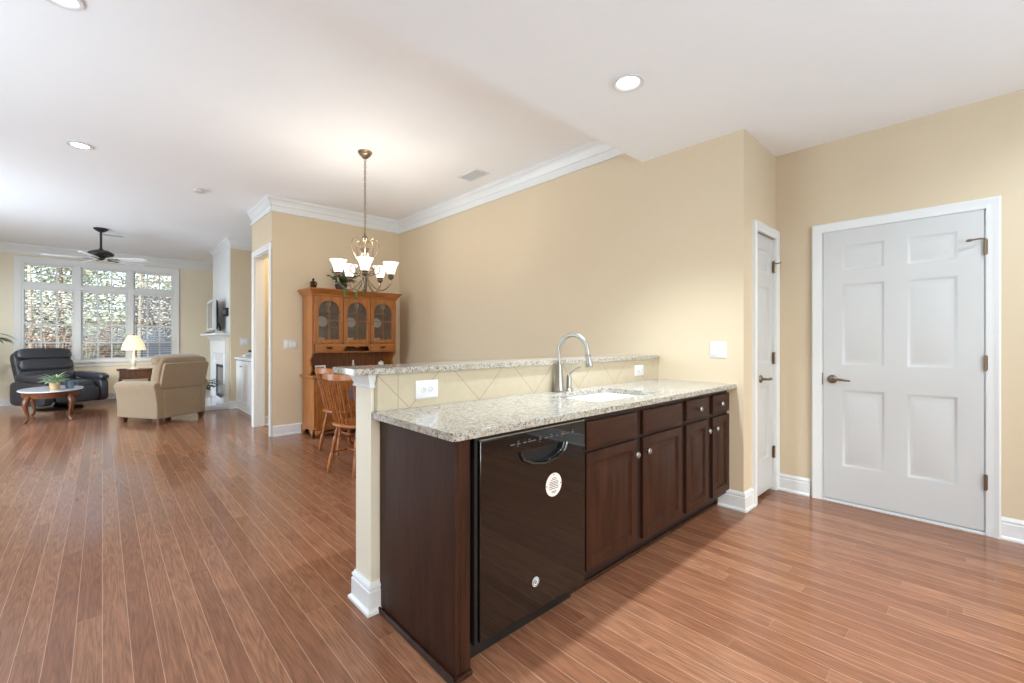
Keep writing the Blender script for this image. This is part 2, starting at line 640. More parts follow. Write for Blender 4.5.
# left wall with two window openings out of frame
m = MB()
def wall_x(m, x0, x1, ya, yb, zt, holes):
    y = ya
    for h0, h1, z0, z1 in holes:
        m.box((x0, y, 0), (x1, h0, zt)).box((x0, h0, 0), (x1, h1, z0)).box((x0, h0, z1), (x1, h1, zt))
        y = h1
    m.box((x0, y, 0), (x1, yb, zt))
wall_x(m, XL - .15, XL, YB, YW + .15, ZC, [(2.1, 4.7, .5, 2.4), (6.9, 9.5, .5, 2.4)])
struct(m.build('wall_left', M['wall'], smooth=0), 'beige wall along the open side of the living space', 'wall')
m = MB()
m.box((XL - .15, YB - .15, 0), (-.85, YB, ZC)).box((2.65, YB - .15, 0), (XR + .15, YB, ZC))
m.box((-.85, YB - .15, 0), (2.65, YB, .55)).box((-.85, YB - .15, 2.35), (2.65, YB, ZC))
struct(m.build('wall_behind', M['wall'], smooth=0), 'beige kitchen wall behind the viewpoint', 'wall')

# crown mouldings
CROWN = [(0, 0), (0, -.185), (.016, -.185), (.020, -.172), (.018, -.160), (.007, -.154), (.007, -.108), (.018, -.102), (.022, -.090), (.034, -.060), (.052, -.034), (.060, -.028), (.060, -.012), (.066, -.008), (.066, 0)]
def crown_run(m, a, b, nrm, z=ZC, sa=0, sb=0):
    """crown along a->b; nrm points into the room; sa, sb mitre signs (+1 shortens with projection)"""
    a, b, n = Vector(a), Vector(b), Vector(nrm)
    d = (b - a).normalized()
    R0, R1 = [], []
    for p, q in CROWN:
        R0.append(tuple(a + n * p + d * (p * sa)) + (z + q,))
        R1.append(tuple(b + n * p - d * (p * sb)) + (z + q,))
    m.rings([R0, R1])
TR = 0
def trim(m, label, cat='moulding', **kw):
    global TR
    TR += 1
    return struct(m.build('trim_%d' % TR, M['trim'], **kw), label, cat)
m = MB(); crown_run(m, (XD, 2.0), (XD, YH), (-1, 0), sb=1)
trim(m, 'white crown moulding along the long dining wall')
m = MB(); crown_run(m, (XD, YH), (XH, YH), (0, -1), sa=1, sb=-1)
trim(m, 'white crown moulding above the hutch')
m = MB(); crown_run(m, (XH - .006, YH), (XH - .006, YN + .12), (-1, 0), sa=-1, sb=0)
trim(m, 'white crown moulding above the cased hallway opening')
m = MB(); crown_run(m, (2.45, 9.2), (1.68, 9.2), (0, -1), sb=-1)
trim(m, 'white crown moulding on the near side of the chimney breast')
m = MB(); crown_run(m, (1.68, 9.2), (1.68, 10.86), (-1, 0), sa=-1, sb=-1)
trim(m, 'white crown moulding across the front of the chimney breast')
m = MB(); crown_run(m, (2.45, YW), (XL, YW), (0, -1))
trim(m, 'white crown moulding above the big window')

# baseboards
def base_run(m, a, b, nrm, sa=0, sb=0, h=.135, t=.016):
    a, b, n = Vector(a), Vector(b), Vector(nrm)
    d = (b - a).normalized()
    prof = [(0, 0), (t + .012, 0), (t + .012, .012), (t + .002, .020), (t, .022), (t, h - .038), (t - .005, h - .034), (t - .005, h - .028), (t - .001, h - .023), (t - .002, h - .014), (t - .009, h - .006), (t - .011, h), (0, h)]
    R0 = [tuple(a + n * p + d * (p * sa)) + (q,) for p, q in prof]
    R1 = [tuple(b + n * p - d * (p * sb)) + (q,) for p, q in prof]
    m.rings([R0, R1])
def baseboard(name, runs, label):
    m = MB()
    for r in runs:
        base_run(m, *r[:3], **(r[3] if len(r) > 3 else {}))
    struct(m.build('baseboard_' + name, M['trim']), label, 'baseboard')
baseboard('right', [((XR, .945), (XR, YJ), (-1, 0), dict(sb=1)), ((XR, YB), (XR, -.06), (-1, 0))], 'white baseboard on both sides of the wide white door')
baseboard('pantry', [((XD, YJ), (3.532, YJ), (0, -1), dict(sa=-1)), ((XD, 1.36), (XD, YJ), (-1, 0), dict(sb=-1))], 'white baseboard wrapping the corner at the counter end')
baseboard('dining', [((XD, 2.05), (XD, YH), (-1, 0), dict(sb=1))], 'white baseboard along the long dining wall')
baseboard('hutch', [((XD, YH), (XH + .005, YH), (0, -1), dict(sa=1))], 'white baseboard beside the hutch')
baseboard('hall', [((XH + .12, YN), (3.37, YN), (0, -1))], 'white baseboard inside the hallway')
baseboard('far', [((2.45, YW), (XL, YW), (0, -1))], 'white baseboard below the big window')
baseboard('chimney', [((1.80, 9.2), (1.68, 9.2), (0, -1), dict(sb=-1)), ((1.68, 9.2), (1.68, 9.29), (-1, 0), dict(sa=-1))], 'white baseboard at the chimney corner')

def u_casing(m, x0, x1, z1, wd, yf, yb, wr=None):
    """moulded door casing: profile carried up one leg, across the head and down the other, mitred"""
    wr = wr or wd
    prof = [(0, yb), (0, yf), (.012, yf - .003), (wd * .55, yf - .004), (wd * .72, yf - .010), (wd - .008, yf - .012), (wd, yf - .006), (wd, yb)]
    out = []
    for sx, bx_, z, up in ((-1, x0, 0, 0), (-1, x0, z1, 1), (1, x1, z1, 1), (1, x1, 0, 0)):
        k = (wr / wd) if sx > 0 else 1
        out.append([(bx_ + sx * p * k, y, z + up * p) for p, y in prof])
    m.rings(out)

# cased hallway opening
m = MB()
m.M = Matrix.Translation((XH - .006, 7.02, 0)) @ Matrix.Rotation(-PI / 2, 4, 'Z')
u_casing(m, 0, 7.02 - 6.26, 2.39, .078, -.014, .0)
trim(m, 'white casing around the hallway opening', 'casing')
m = MB()
m.box((XH, YH + .121, 0), (XH + .12, YH + .133, 2.39)).box((XH, 7.008, 0), (XH + .12, 7.0195, 2.39)).box((XH, YH + .133, 2.378), (XH + .12, 7.008, 2.3895))
trim(m, 'white jamb lining of the hallway opening next to the hutch wall', 'casing', bevel=.003)

# ------------------------------------------------------------------ doors
def lever(root, x, z, d, name='lever_handle'):
    """lever handle on a door facing -y; d = +1 lever points to +x"""
    m = MB()
    m.lathe([(.030, 0), (.032, .25), (.026, .7), (.014, 1.0)], a=(x, 0, z), b=(x, -.018, z), n=20)
    h = m.build('lever_handle', M['pewter'], root)
    m = MB()
    m.tube([(x, -.015, z), (x, -.050, z), (x + d * .012, -.060, z), (x + d * .04, -.060, z + .004), (x + d * .085, -.056, z - .002), (x + d * .118, -.050, z - .004)], [.010, .009, .010, .010, .008, .006], 10)
    m.build('lever', M['pewter'], h)

DOOR_PROF = [(.004, .001), (.014, .010), (.022, .011), (.052, .003)]
def six_panel(w, h, slim=False):
    if slim:
        st = .085
        xs = [(st, w - st)]
    else:
        st, mid = .115, .115
        c = (w - mid) / 2
        xs = [(st, c), (c + mid, w - st)]
    zs = [(.255, .835), (1.015, 1.625), (1.725, 1.915)]
    return [(a, b, c0, c1) for a, b in xs for c0, c1 in zs]

# wide door: local x runs from the hinge side view left -> world -y
d1 = struct(thing('door_1', '', 'door', (XR - .012, .862, 0), -PI / 2), 'wide white six panel door with lever handle on the right kitchen wall', 'door')
w = .846
MB().panel_slab(w, 2.025, .036, six_panel(w, 2.025), DOOR_PROF).build('door_leaf', M['door'], d1, loc=(0.004, 0, .023))
m = MB()
cw = .064
u_casing(m, -.004, w + .012, 2.052, cw, -.008, .012)
m.build('casing', M['trim'], d1)
m = MB()
m.box((-.008, .004, 0), (.001, .13, 2.05)).box((w + .006, .004, 0), (w + .014, .13, 2.05)).box((-.008, .004, 2.045), (w + .014, .13, 2.056))
m.box((-.008, .050, 0), (.020, .13, 2.05)).box((w - .01, .050, 0), (w + .014, .13, 2.05)).box((-.008, .050, 2.03), (w + .014, .13, 2.056))
m.build('jamb', M['trim'], d1)
m = MB().prism([(-.010, 0), (.13, 0), (.13, .019), (.012, .019), (-.010, .010)], 'x', 0, w + .006)  # white strip stands in for daylight showing under the door
m.build('threshold', M['plastic'], d1, label='threshold strip, white in place of daylight under the door')
lever(d1, .062, .93, 1)
m = MB().box((-.004, -.004, .885), (.003, .002, .975))
m.build('strike_plate', M['bronze'], d1)
for z in (.334, 1.082, 1.811):
    m = MB().tube([(w + .010, -.014, z - .05), (w + .010, -.014, z + .05)], .0065, 10)
    m.box((w + .002, -.011, z - .045), (w + .020, -.008, z + .045))
    m.build('hinge', M['bronze'], d1)
m = MB().tube([(w + .008, -.016, 1.862), (w - .02, -.045, 1.862), (w - .055, -.05, 1.858)], .005, 8).lathe([(.008, 0), (.010, .5), (.006, 1)], a=(w - .05, -.05, 1.858), b=(w - .075, -.046, 1.855), n=10)
m.build('door_stop', M['bronze'], d1)

d2 = struct(thing('door_2', '', 'door', (3.600, YJ - .012 + .02, 0), 0), 'slim white paneled pantry door beside the counter end', 'door')
w = .427
MB().panel_slab(w, 2.02, .036, six_panel(w, 2.02, True), DOOR_PROF).build('door_leaf', M['door'], d2, loc=(0, 0, .028))
m = MB()
y0, y1 = -.028, -.008
u_casing(m, -.004, w + .004, 2.052, .066, y0, y1, wr=.046)
m.build('casing', M['trim'], d2)
m = MB().box((-.008, -.006, 0), (-.001, .10, 2.05)).box((w + .001, -.006, 0), (w + .008, .10, 2.05))
m.build('jamb', M['trim'], d2)
lever(d2, .135, .925, 1)
for z in (.313, 1.08, 1.823):
    m = MB().tube([(w + .002, -.012, z - .05), (w + .002, -.012, z + .05)], .0075, 10).box((w - .024, -.006, z - .045), (w + .014, -.002, z + .045))
    m.build('hinge', M['bronze'], d2)
m = MB().tube([(w, -.016, 1.85), (w - .01, -.055, 1.85), (w - .04, -.075, 1.85)], .005, 8)
m.build('door_stop', M['bronze'], d2)

# ------------------------------------------------------------------ big window and the added ones out of frame
win = struct(thing('window_1', '', 'window', (0, YW, 0)), 'big white three-part living room window with transoms and grilles', 'window')
UN = [(-1.125, -.415), (-.320, .395), (.490, 1.175)]
m = MB()
u_casing(m, WX0, WX1, WZ1, .10, -.018, .004)
for vv in m.bm.verts:
    if vv.co.z < .01:
        vv.co.z = WZ0 - .034
m.build('casing', M['trim'], win)
m = MB().box((WX0 - .13, -.055, WZ0 - .035), (WX1 + .13, .10, WZ0)).box((WX0 - .10, -.02, WZ0 - .115), (WX1 + .10, .0, WZ0 - .035))
m.build('sill', M['trim'], win, bevel=.004)
m = MB()
m.box((WX0, .0, WZ0), (WX0 + .03, .15, WZ1)).box((WX1 - .03, .0, WZ0), (WX1, .15, WZ1))
m.box((WX0 + .03, .0, WZ1 - .03), (WX1 - .03, .15, WZ1)).box((WX0 + .03, .0, WZ0), (WX1 - .03, .15, WZ0 + .02))
for a, b in ((UN[0][1], UN[1][0]), (UN[1][1], UN[2][0])):
    m.box((a, -.012, WZ0 + .02), (b, .15, 2.235)).box((a, -.012, 2.325), (b, .15, WZ1 - .03))
m.box((WX0 + .03, -.012, 2.235), (WX1 - .03, .15, 2.325))
m.build('frame', M['trim'], win, weld=False, smooth=0)
def sash(name, x0, x1, z0, z1, y, cols, rows, st=.034):
    m = MB().plate([(x0, z0), (x1, z0), (x1, z1), (x0, z1)], [[(x0 + st, z0 + st), (x1 - st, z0 + st), (x1 - st, z1 - st), (x0 + st, z1 - st)]], 'y', y, y + .03)
    gx0, gx1, gz0, gz1 = x0 + st, x1 - st, z0 + st, z1 - st
    for i in range(1, cols):
        x = gx0 + (gx1 - gx0) * i / cols
        m.box((x - .0125, y + .004, gz0), (x + .0125, y + .026, gz1))
    for i in range(1, rows):
        z = gz0 + (gz1 - gz0) * i / rows
        m.box((gx0, y + .006, z - .0125), (gx1, y + .024, z + .0125))
    s = m.build(name, M['trim'], win)
    bx((gx0, y + .013, gz0), (gx1, y + .017, gz1)).build('pane', M['glass'], s)
for x0, x1 in UN:
    sash('transom_sash', x0, x1, 2.325, 2.705, .055, 3, 2)
    sash('upper_sash', x0, x1, 1.510, 2.235, .085, 3, 2)
    sash('lower_sash', x0, x1, .815, 1.545, .050, 3, 2)
    m = MB()
    z = .86
    while z < 2.20:
        m.prism([(.006, z + .002), (.044, z - .002), (.044, z + .002), (.006, z + .006)], 'x', x0 + .012, x1 - .012)
        z += .05
    m.box((x0 + .005, .002, 2.19), (x1 - .005, .048, 2.233))
    m.build('blind', M['trim'], win, label='white blind with open slats')
for k, (y0, y1) in enumerate(((2.1, 4.7), (6.9, 9.5))):  # unseen windows added to house the left fill lamps
    o = struct(thing('window_%d' % (k + 2), '', 'window', (XL - .15, y0, .5)), ('unseen white window on the open side nearer the kitchen', 'unseen white window on the open side farther toward the living room')[k], 'window')
    m = MB().plate([(0, 0), (2.6, 0), (2.6, 1.9), (0, 1.9)], [[(.05, .05), (1.27, .05), (1.27, 1.85), (.05, 1.85)], [(1.33, .05), (2.55, .05), (2.55, 1.85), (1.33, 1.85)]], 'x', .02, .07)
    fr = m.build('frame', M['trim'], o)
    bx((.043, .05, .05), (.047, 2.55, 1.85)).build('pane', M['glass'], o)
o = struct(thing('window_4', '', 'window', (-.85, YB - .15, .55)), 'unseen wide white kitchen window added behind the viewpoint to bring in light', 'window')  # unseen window added to admit fill light
m = MB().plate([(0, 0), (3.5, 0), (3.5, 1.8), (0, 1.8)], [[(.05, .05), (1.72, .05), (1.72, 1.75), (.05, 1.75)], [(1.78, .05), (3.45, .05), (3.45, 1.75), (1.78, 1.75)]], 'y', .02, .07)
m.build('frame', M['trim'], o)
bx((.05, .043, .05), (3.45, .047, 1.75)).build('pane', M['glass'], o)
# ------------------------------------------------------------------ peninsula
struct(bx((.885, 1.885, 0), (XD, 2.045, 1.072)).build('wall_peninsula', M['post'], smooth=0), 'half-height beige wall carrying the raised granite bar', 'half wall')
baseboard('peninsula', [((.93, 1.885), (.885, 1.885), (0, -1), dict(sb=-1)), ((.885, 1.885), (.885, 2.045), (-1, 0), dict(sa=-1, sb=-1)), ((.885, 2.045), (XD, 2.045), (0, 1), dict(sa=-1))], 'white baseboard around the foot of the half wall')
m = MB()
def rect_ring(x0, x1, y0, y1, z, o):
    return [(x0 - o, y0 - o, z), (x1 + o, y0 - o, z), (x1 + o, y1 + o, z), (x0 - o, y1 + o, z)]
m.rings([rect_ring(.885, .94, 1.885, 2.045, z, o) for z, o in ((1.010, 0), (1.010, .010), (1.018, .012), (1.021, .007), (1.030, .009), (1.048, .018), (1.0725, .026), (1.0725, 0))])
trim(m, 'flared white capital moulding under the raised bar end', 'moulding')

t = NT('diagonal_tile')
c = t.node('TexCoord'); sp = t.node('SeparateXYZ'); t.link(c.outputs['Object'], sp.inputs[0])
def tl(op):
    f = t.math('FRACT', t.math('ADD', t.math('DIVIDE', t.math(op, t.math('SUBTRACT', sp.outputs[0], 1.06), t.math('SUBTRACT', sp.outputs[2], .907)), .42), 10.0))
    return t.math('MINIMUM', f, t.math('SUBTRACT', 1.0, f))
jd = t.math('MINIMUM', tl('ADD'), tl('SUBTRACT'))
jx = t.math('ABSOLUTE', t.math('SUBTRACT', sp.outputs[0], 1.0))
jt = t.math('MAXIMUM', t.math('LESS_THAN', jd, .006), t.math('LESS_THAN', jx, .0016))
v = t.coords()
t.set(Base_Color=t.mix(jt, t.mix(t.noise(v, 14, 4), srgb(170, 155, 130), srgb(186, 173, 149)), srgb(150, 128, 100)), Roughness=0.3)
t.bump(t.math('SUBTRACT', 1.0, jt), .3, .002)
tag(bx((.90, 1.850, .9075), (XD, 1.884, 1.072)).build('tile_backsplash', t.m, smooth=0), 'beige diagonal ceramic tile backsplash between the counter and the raised bar', 'backsplash')

m = MB().plate(round_rect(.790, XD - .001, 1.835, 2.095, .014), [], 'z', 1.0735, 1.101)
tag(m.build('bar_countertop', M['granite'], bevel=.006), 'narrow raised speckled granite bar top on the half wall', 'countertop')
out = round_rect(.876, XD - .001, 1.236, 1.849, .012, 3)
out = [p if not (p[0] > 3 or p[1] > 1.7) else (XD - .001 if p[0] > 3 else .876, 1.849 if p[1] > 1.6 else 1.236) for p in out]
seen = []
for p in out:
    if not seen or (abs(p[0] - seen[-1][0]) + abs(p[1] - seen[-1][1])) > 1e-4:
        seen.append(p)
SX0, SX1, SY0, SY1 = 1.866, 2.478, 1.36, 1.745
m = MB().plate(seen, [round_rect(SX0, SX1, SY0, SY1, .06, 6)], 'z', .877, .907)
tag(m.build('kitchen_countertop', M['granite'], bevel=.004), 'wide speckled granite kitchen counter with an undermount sink cutout', 'countertop')

# end panel
r = thing('cabinet_end_panel', 'dark wood end panel closing the left end of the kitchen counter', 'cabinet panel', (.925, 1.295, 0))
bx((0, .0, .0), (.022, .585, .876)).build('side_panel', M['cabinet'], r, bevel=.0015)
bx((.0225, .0, .0), (.068, .022, .876)).build('stile', M['cabinet'], r, bevel=.002)
m = MB().box((-.016, -.016, 0), (-.0005, .585, .022)).box((-.016, -.016, 0), (.070, -.0005, .022))
m.build('shoe_moulding', M['cabinet'], r, bevel=.007, seg=3)

KN = [(.006, 0), (.006, .45), (.008, .5), (.014, .62), (.0155, .8), (.012, .95), (.004, 1)]
def knob(par, x, y, z, name='knob', r=1.0, mt='nickel'):
    MB().lathe([(a * r, b) for a, b in KN], a=(x, y, z), b=(x, y - .028 * r, z), n=16).build(name, M[mt], par)
CP = [(.005, -.001), (.048, .0), (.054, .010), (.066, .012), (.096, .001)]
def cab_unit(label, x0, x1, doors, drawers, dknob, wknob):
    r = thing('base_cabinet', label, 'cabinet', (x0, 1.304, 0))
    W = x1 - x0
    m = MB()
    m.box((0, .02, .105), (.018, .54, .876)).box((W - .018, .02, .105), (W, .54, .876)).box((.018, .522, .105), (W - .018, .54, .876)).box((.018, .02, .105), (W - .018, .522, .122))
    m.build('carcass', M['cabinet'], r, smooth=0)
    holes = [[(a - x0 + .012, z0 + .012), (b - x0 - .012, z0 + .012), (b - x0 - .012, z1 - .012), (a - x0 + .012, z1 - .012)] for a, b, z0, z1 in doors + drawers]
    MB().plate([(0, .105), (W, .105), (W, .876), (0, .876)], holes, 'y', 0, .0198).build('face_frame', M['cabinet_dark'], r, smooth=0)
    bx((0, .075, 0), (W, .095, .105)).build('toe_kick', M['cabinet_dark'], r)
    m = MB().box((0, .060, 0), (W, .0745, .018))
    m.build('shoe_moulding', M['cabinet'], r, bevel=.006, seg=3)
    for (a, b, z0, z1), k in zip(doors, dknob):
        d = MB().panel_slab(b - a, z1 - z0, .019, [(.001, b - a - .001, .001, z1 - z0 - .001)], CP).build('door', M['cabinet'], r, loc=(a - x0, -.0195, z0))
        knob(d, k - a, 0, z1 - z0 - .075, r=1.12)
    for (a, b, z0, z1), k in zip(drawers, wknob):
        d = MB().panel_slab(b - a, z1 - z0, .019, [(.001, b - a - .001, .001, z1 - z0 - .001)], [(.004, -.002), (.02, -.003)]).build('drawer' if k else 'drawer_front', M['cabinet_h'], r, loc=(a - x0, -.0195, z0))
        if k:
            knob(d, k - a, 0, (z1 - z0) / 2, r=1.12)
    return r
cab_unit('dark wood sink cabinet with two doors and two knobless drawer fronts', 1.656, 2.644,
         [(1.672, 2.112, .135, .690), (2.176, 2.630, .135, .690)], [(1.672, 2.112, .706, .838), (2.176, 2.630, .706, .838)], (2.086, 2.205), (None, None))
cab_unit('dark wood cabinet with two drawers at the wall end of the counter', 2.645, 3.369,
         [(2.690, 3.012, .135, .690), (3.080, 3.366, .135, .690)], [(2.690, 3.012, .714, .842), (3.080, 3.366, .714, .842)], (2.984, 3.108), (2.851, 3.190))

# sink and faucet
r = thing('kitchen_sink', 'white undermount sink set in the granite counter', 'sink', ((SX0 + SX1) / 2, (SY0 + SY1) / 2, .70))
w2, d2_ = (SX1 - SX0) / 2, (SY1 - SY0) / 2
def rr3(s, z, q):
    return [(x, y, z) for x, y in round_rect(-w2 - s, w2 + s, -d2_ - s, d2_ + s, q, 6)]
MB().rings([rr3(.025, .1755, .08), rr3(.004, .1755, .062), rr3(.0, .165, .06), rr3(-.012, .04, .06), rr3(-.03, .012, .05), rr3(-.10, .004, .03), rr3(-.10, -.006, .03), rr3(-.01, .0, .06), rr3(.010, .165, .07), rr3(.025, .17, .08)], caps=True).build('basin', M['sink'], r, smooth=50)
MB().lathe([(.0, .006), (.036, .008), (.040, .006), (.040, .0045)], n=20).build('drain', M['chrome'], r)
r = thing('kitchen_faucet', 'tall gooseneck pull-down faucet in brushed nickel behind the sink', 'faucet', (2.077, 1.806, .907))
MB().lathe([(.034, 0), (.035, .006), (.031, .012), (.028, .05), (.022, .13), (.021, .155), (.019, .165)], n=24).build('body', M['nickel'], r)
pts = [(0, 0, .16), (0, 0, .22), (0, 0, .25)] + [(.012 * (1 - math.cos(math.radians(a))) , -.10 + .10 * math.cos(math.radians(a)), .25 + .10 * math.sin(math.radians(a))) for a in range(12, 181, 12)] + [(.025, -.203, .228)]
MB().tube(pts, [.0135] * (len(pts) - 1) + [.0135], 14).build('spout', M['nickel'], r)
MB().lathe([(.0135, 0), (.0165, .02), (.0165, .12), (.0145, .16), (.018, .4), (.0225, .9), (.020, 1)], a=(.025, -.202, .236), b=(.029, -.212, .160), n=18).build('spray_head', M['nickel'], r)
h = MB().lathe([(.024, 0), (.024, .006), (.018, .012), (.017, .08), (.015, .095), (.008, .104)], c=(.088, -.005, 0), n=18).build('handle_base', M['nickel'], r)
MB().tube([(.088, -.005, .095), (.098, -.02, .118), (.120, -.045, .140), (.134, -.06, .150)], [.008, .006, .0065, .008], 10).build('handle', M['nickel'], h)

# dishwasher
r = thing('dishwasher', 'black glossy dishwasher with a round white sticker, built in under the counter', 'dishwasher', (1.004, 1.268, 0))
bx((.0, .034, .10), (.646, .56, .866)).build('tub', M['black_satin'], r)
PX0, PX1, PZ0, PZ1 = .228, .488, .718, .780
hole = [(PX0, PZ1), (PX1, PZ1), (PX1 - .015, PZ1 - .03), (PX1 - .06, PZ0 + .012), (PX1 - .12, PZ0), (PX0 + .12, PZ0), (PX0 + .06, PZ0 + .012), (PX0 + .015, PZ1 - .03)][::-1]
MB().plate([(.014, .108), (.634, .108), (.634, .852), (.014, .852)], [hole], 'y', 0, .033).build('door_panel', M['black_gloss'], r, bevel=.003)
m = MB()
inn = [(.36 + (x - .36) * .96, .745 + (z - .745) * .9) for x, z in hole]
m.rings([[(x, .004, z) for x, z in hole], [(x, .028, z) for x, z in inn]], caps=False)
m.f([m.v((x, .028, z)) for x, z in inn])
m.build('handle_pocket', M['black_satin'], r)
m = MB()
low = [(PX0 - .012, PZ1 - .004), (PX0 + .004, PZ1 - .034), (PX0 + .052, PZ0 + .004), (PX0 + .12, PZ0 - .008), (PX1 - .12, PZ0 - .008), (PX1 - .052, PZ0 + .004), (PX1 - .004, PZ1 - .034), (PX1 + .012, PZ1 - .004)]
m.tube([(x, -.003, z) for x, z in low], .008, 8)
m.build('handle_lip', M['black_gloss'], r)
bx((.014, .002, .8525), (.634, .03, .858)).build('edge_highlight', M['nickel'], r, label='thin metal strip in place of the highlight on the top edge')  # bright strip put in for the highlight along the door top
m = MB()
for i, x in enumerate((.165, .20, .235, .262, .29, .325, .36, .395, .43, .465, .50, .535)):
    m.box((x, -.0012, .812), (x + (.018 if i % 3 else .024), .0, .816))
    if i % 2:
        m.box((x + .003, -.0012, .821), (x + .013, .0, .8245))
    if i % 4 == 1:
        m.box((x + .002, -.0012, .802), (x + .008, .0, .806))
m.build('control_lettering', M['grey_print'], r)
st = MB().lathe([(.0, 0), (.050, 0), (.050, 1), (0, 1)], a=(.418, .0, .605), b=(.418, -.0012, .605), n=36).build('sticker', M['white_print'], r, label='round white paper sticker with small print')
m = MB()
for z, a in ((.634, .012), (.627, .02), (.618, .028), (.611, .031), (.604, .026), (.597, .031), (.589, .029), (.577, .016), (.571, .012)):
    m.box((.418 - a, -.0018, z - .0014), (.418 + a, -.0012, z + .0014))
m.build('sticker_lettering', M['slot'], st)
for x, z in ((.374, .605), (.462, .605), (.418, .648)):
    bx((x - .003, -.0018, z - .003), (x + .003, -.0012, z + .003)).build('sticker_mark', M['red_print'], st)
bg = MB().lathe([(.0, 0), (.0195, 0), (.0195, 1), (0, 1)], a=(.306, .0, .229), b=(.306, -.002, .229), n=28).build('badge', M['plastic'], r, label='small round maker badge')
m = MB()
m.tube([(.306 + .0155 * math.cos(a * PI / 12), -.0022, .229 + .0155 * math.sin(a * PI / 12)) for a in range(25)], .0014, 6)
m.tube([(.306 - .0005 + .005 * math.cos(a) - .003, -.0022, .229 + .007 * math.sin(a) + .001) for a in [k * PI / 8 for k in range(3, 18)]], .0013, 6)
m.tube([(.300, -.0022, .222), (.306, -.0022, .229), (.303, -.0022, .234), (.309, -.0022, .236), (.312, -.0022, .231), (.306, -.0022, .229), (.312, -.0022, .225), (.308, -.0022, .221)], .0012, 6)
m.build('monogram', M['slot'], bg)
bx((.012, .085, .0), (.636, .10, .112)).build('toe_plate', M['black_satin'], r)
bx((-.003, .012, .10), (.011, .034, .866)).build('side_gasket', M['black_satin'], r)
bx((.637, .012, .10), (.649, .034, .866)).build('side_gasket', M['black_satin'], r)

# ------------------------------------------------------------------ wall plates
def plate_thing(name, label, cat, loc, rz, w, h, gangs, kind):
    """faces -y locally, centred"""
    r = thing(name, label, cat, loc, rz)
    MB().rings([[(x, y, z) for x, z in round_rect(-w / 2 + i, w / 2 - i, -h / 2 + i, h / 2 - i, .004, 2)] for i, y in ((0, 0), (0, -.003), (.004, -.006))]).build('plate', M['plastic'], r)
    for g in range(gangs):
        if kind == 'switch':
            cx = (g - (gangs - 1) / 2) * .046
            m = MB().rings([[(x, y, z) for x, z in round_rect(cx - .0165 + i, cx + .0165 - i, -.033 + i, .033 - i, .002, 2)] for i, y in ((0, -.0055), (0, -.008), (.003, -.0095))])
            m.build('rocker', M['trim'], r)
        else:
            cx = (g - .5) * .040
            s = MB().lathe([(.0, 0), (.0165, 0), (.0165, .7), (.015, 1), (0, 1)], a=(cx, -.005, 0), b=(cx, -.0085, 0), n=24).build('socket', M['plastic'], r)
            m = MB().box((cx - .005, -.0092, -.007), (cx + .005, -.0084, -.005)).box((cx - .004, -.0092, .005), (cx + .004, -.0084, .007))
            m.tube([(cx + .009, -.0084, 0), (cx + .009, -.0092, 0)], .0025, 8)
            m.build('slots', M['slot'], s)
    return r
plate_thing('wall_outlet', 'white outlet lying sideways on the tile near the post', 'outlet', (1.153, 1.850, .988), 0, .125, .088, 2, 'outlet')
plate_thing('wall_outlet', 'white outlet on the tile at the wall end of the counter', 'outlet', (3.07, 1.850, .99), 0, .125, .082, 2, 'outlet')
plate_thing('wall_switch', 'white double light switch on the wall above the counter end', 'light switch', (XD, 1.366, 1.153), -PI / 2, .122, .122, 2, 'switch')
plate_thing('wall_switch', 'white light switch on the wall beside the hutch', 'light switch', (1.80, YH, 1.17), 0, .17, .122, 3, 'switch')
plate_thing('wall_switch', 'white switch plate on the side of the chimney breast', 'light switch', (1.888, 9.2, 1.20), 0, .13, .13, 2, 'switch')
plate_thing('wall_outlet', 'white outlet on the far wall behind the black recliner', 'outlet', (.09, YW, .45), 0, .075, .115, 2, 'outlet')
m = MB().tube([(.10, YW - .01, .44), (.11, YW - .04, .30), (.13, YW - .04, .12), (.20, YW - .06, .012), (.40, YW - .12, .008)], .004, 6)
tag(m.build('lamp_cord', M['cord']), 'pale cord hanging from the outlet behind the black recliner', 'cord')

# ------------------------------------------------------------------ ceiling fixtures
def can_light(loc, label, watts=CAN_W, beam=165, blend=.6):
    r = thing('recessed_light', label, 'recessed light', loc)
    MB().lathe([(.062, -.002), (.085, -.002), (.092, -.006), (.092, -.012), (.080, -.013), (.070, -.010), (.062, -.004)], n=32, caps=False).build('trim_ring', M['trim'], r)
    MB().lathe([(.0, -.0045), (.064, -.0045), (.064, -.002), (.0, -.002)], n=28).build('lens', M['can'], r, label='glowing lens')
    add_light('recessed_lamp', 'SPOT', (0, 0, -.02), watts, WARM, parent=r, spot_size=math.radians(beam), spot_blend=blend, shadow_soft_size=.045)
    return r
can_light((2.264, 1.436, ZK), 'lit recessed light in the kitchen ceiling above the sink', watts=245, beam=104, blend=1.0)
can_light((-.154, 5.77, ZC), 'lit recessed light in the living area ceiling')
can_light((-.165, 3.343, ZC), 'lit recessed light in the dining area ceiling just above the picture edge')
can_light((1.5, -.7, ZK), 'lit recessed light in the kitchen ceiling behind the viewpoint')
can_light((3.2, -.7, ZK), 'lit recessed light in the kitchen ceiling near the wide door')
can_light((-.6, .3, ZK), 'lit recessed light in the kitchen ceiling on the open side')
can_light((-1.8, 8.4, ZC), 'unseen recessed light added as fill in the living area ceiling away from the fireplace', watts=70)  # added can out of view, brightens the window wall
can_light((-1.75, 10.6, ZC), 'unseen recessed light added as fill in the living area ceiling near the big window', watts=70)  # second added can out of view, lights the window frames
r = thing('smoke_detector', 'small white smoke detector on the living area ceiling', 'smoke detector', (.86, 6.5, ZC))
MB().lathe([(.068, 0), (.068, -.010), (.060, -.014), (.058, -.030), (.040, -.036), (.0, -.037)], n=28).build('housing', M['plastic'], r)
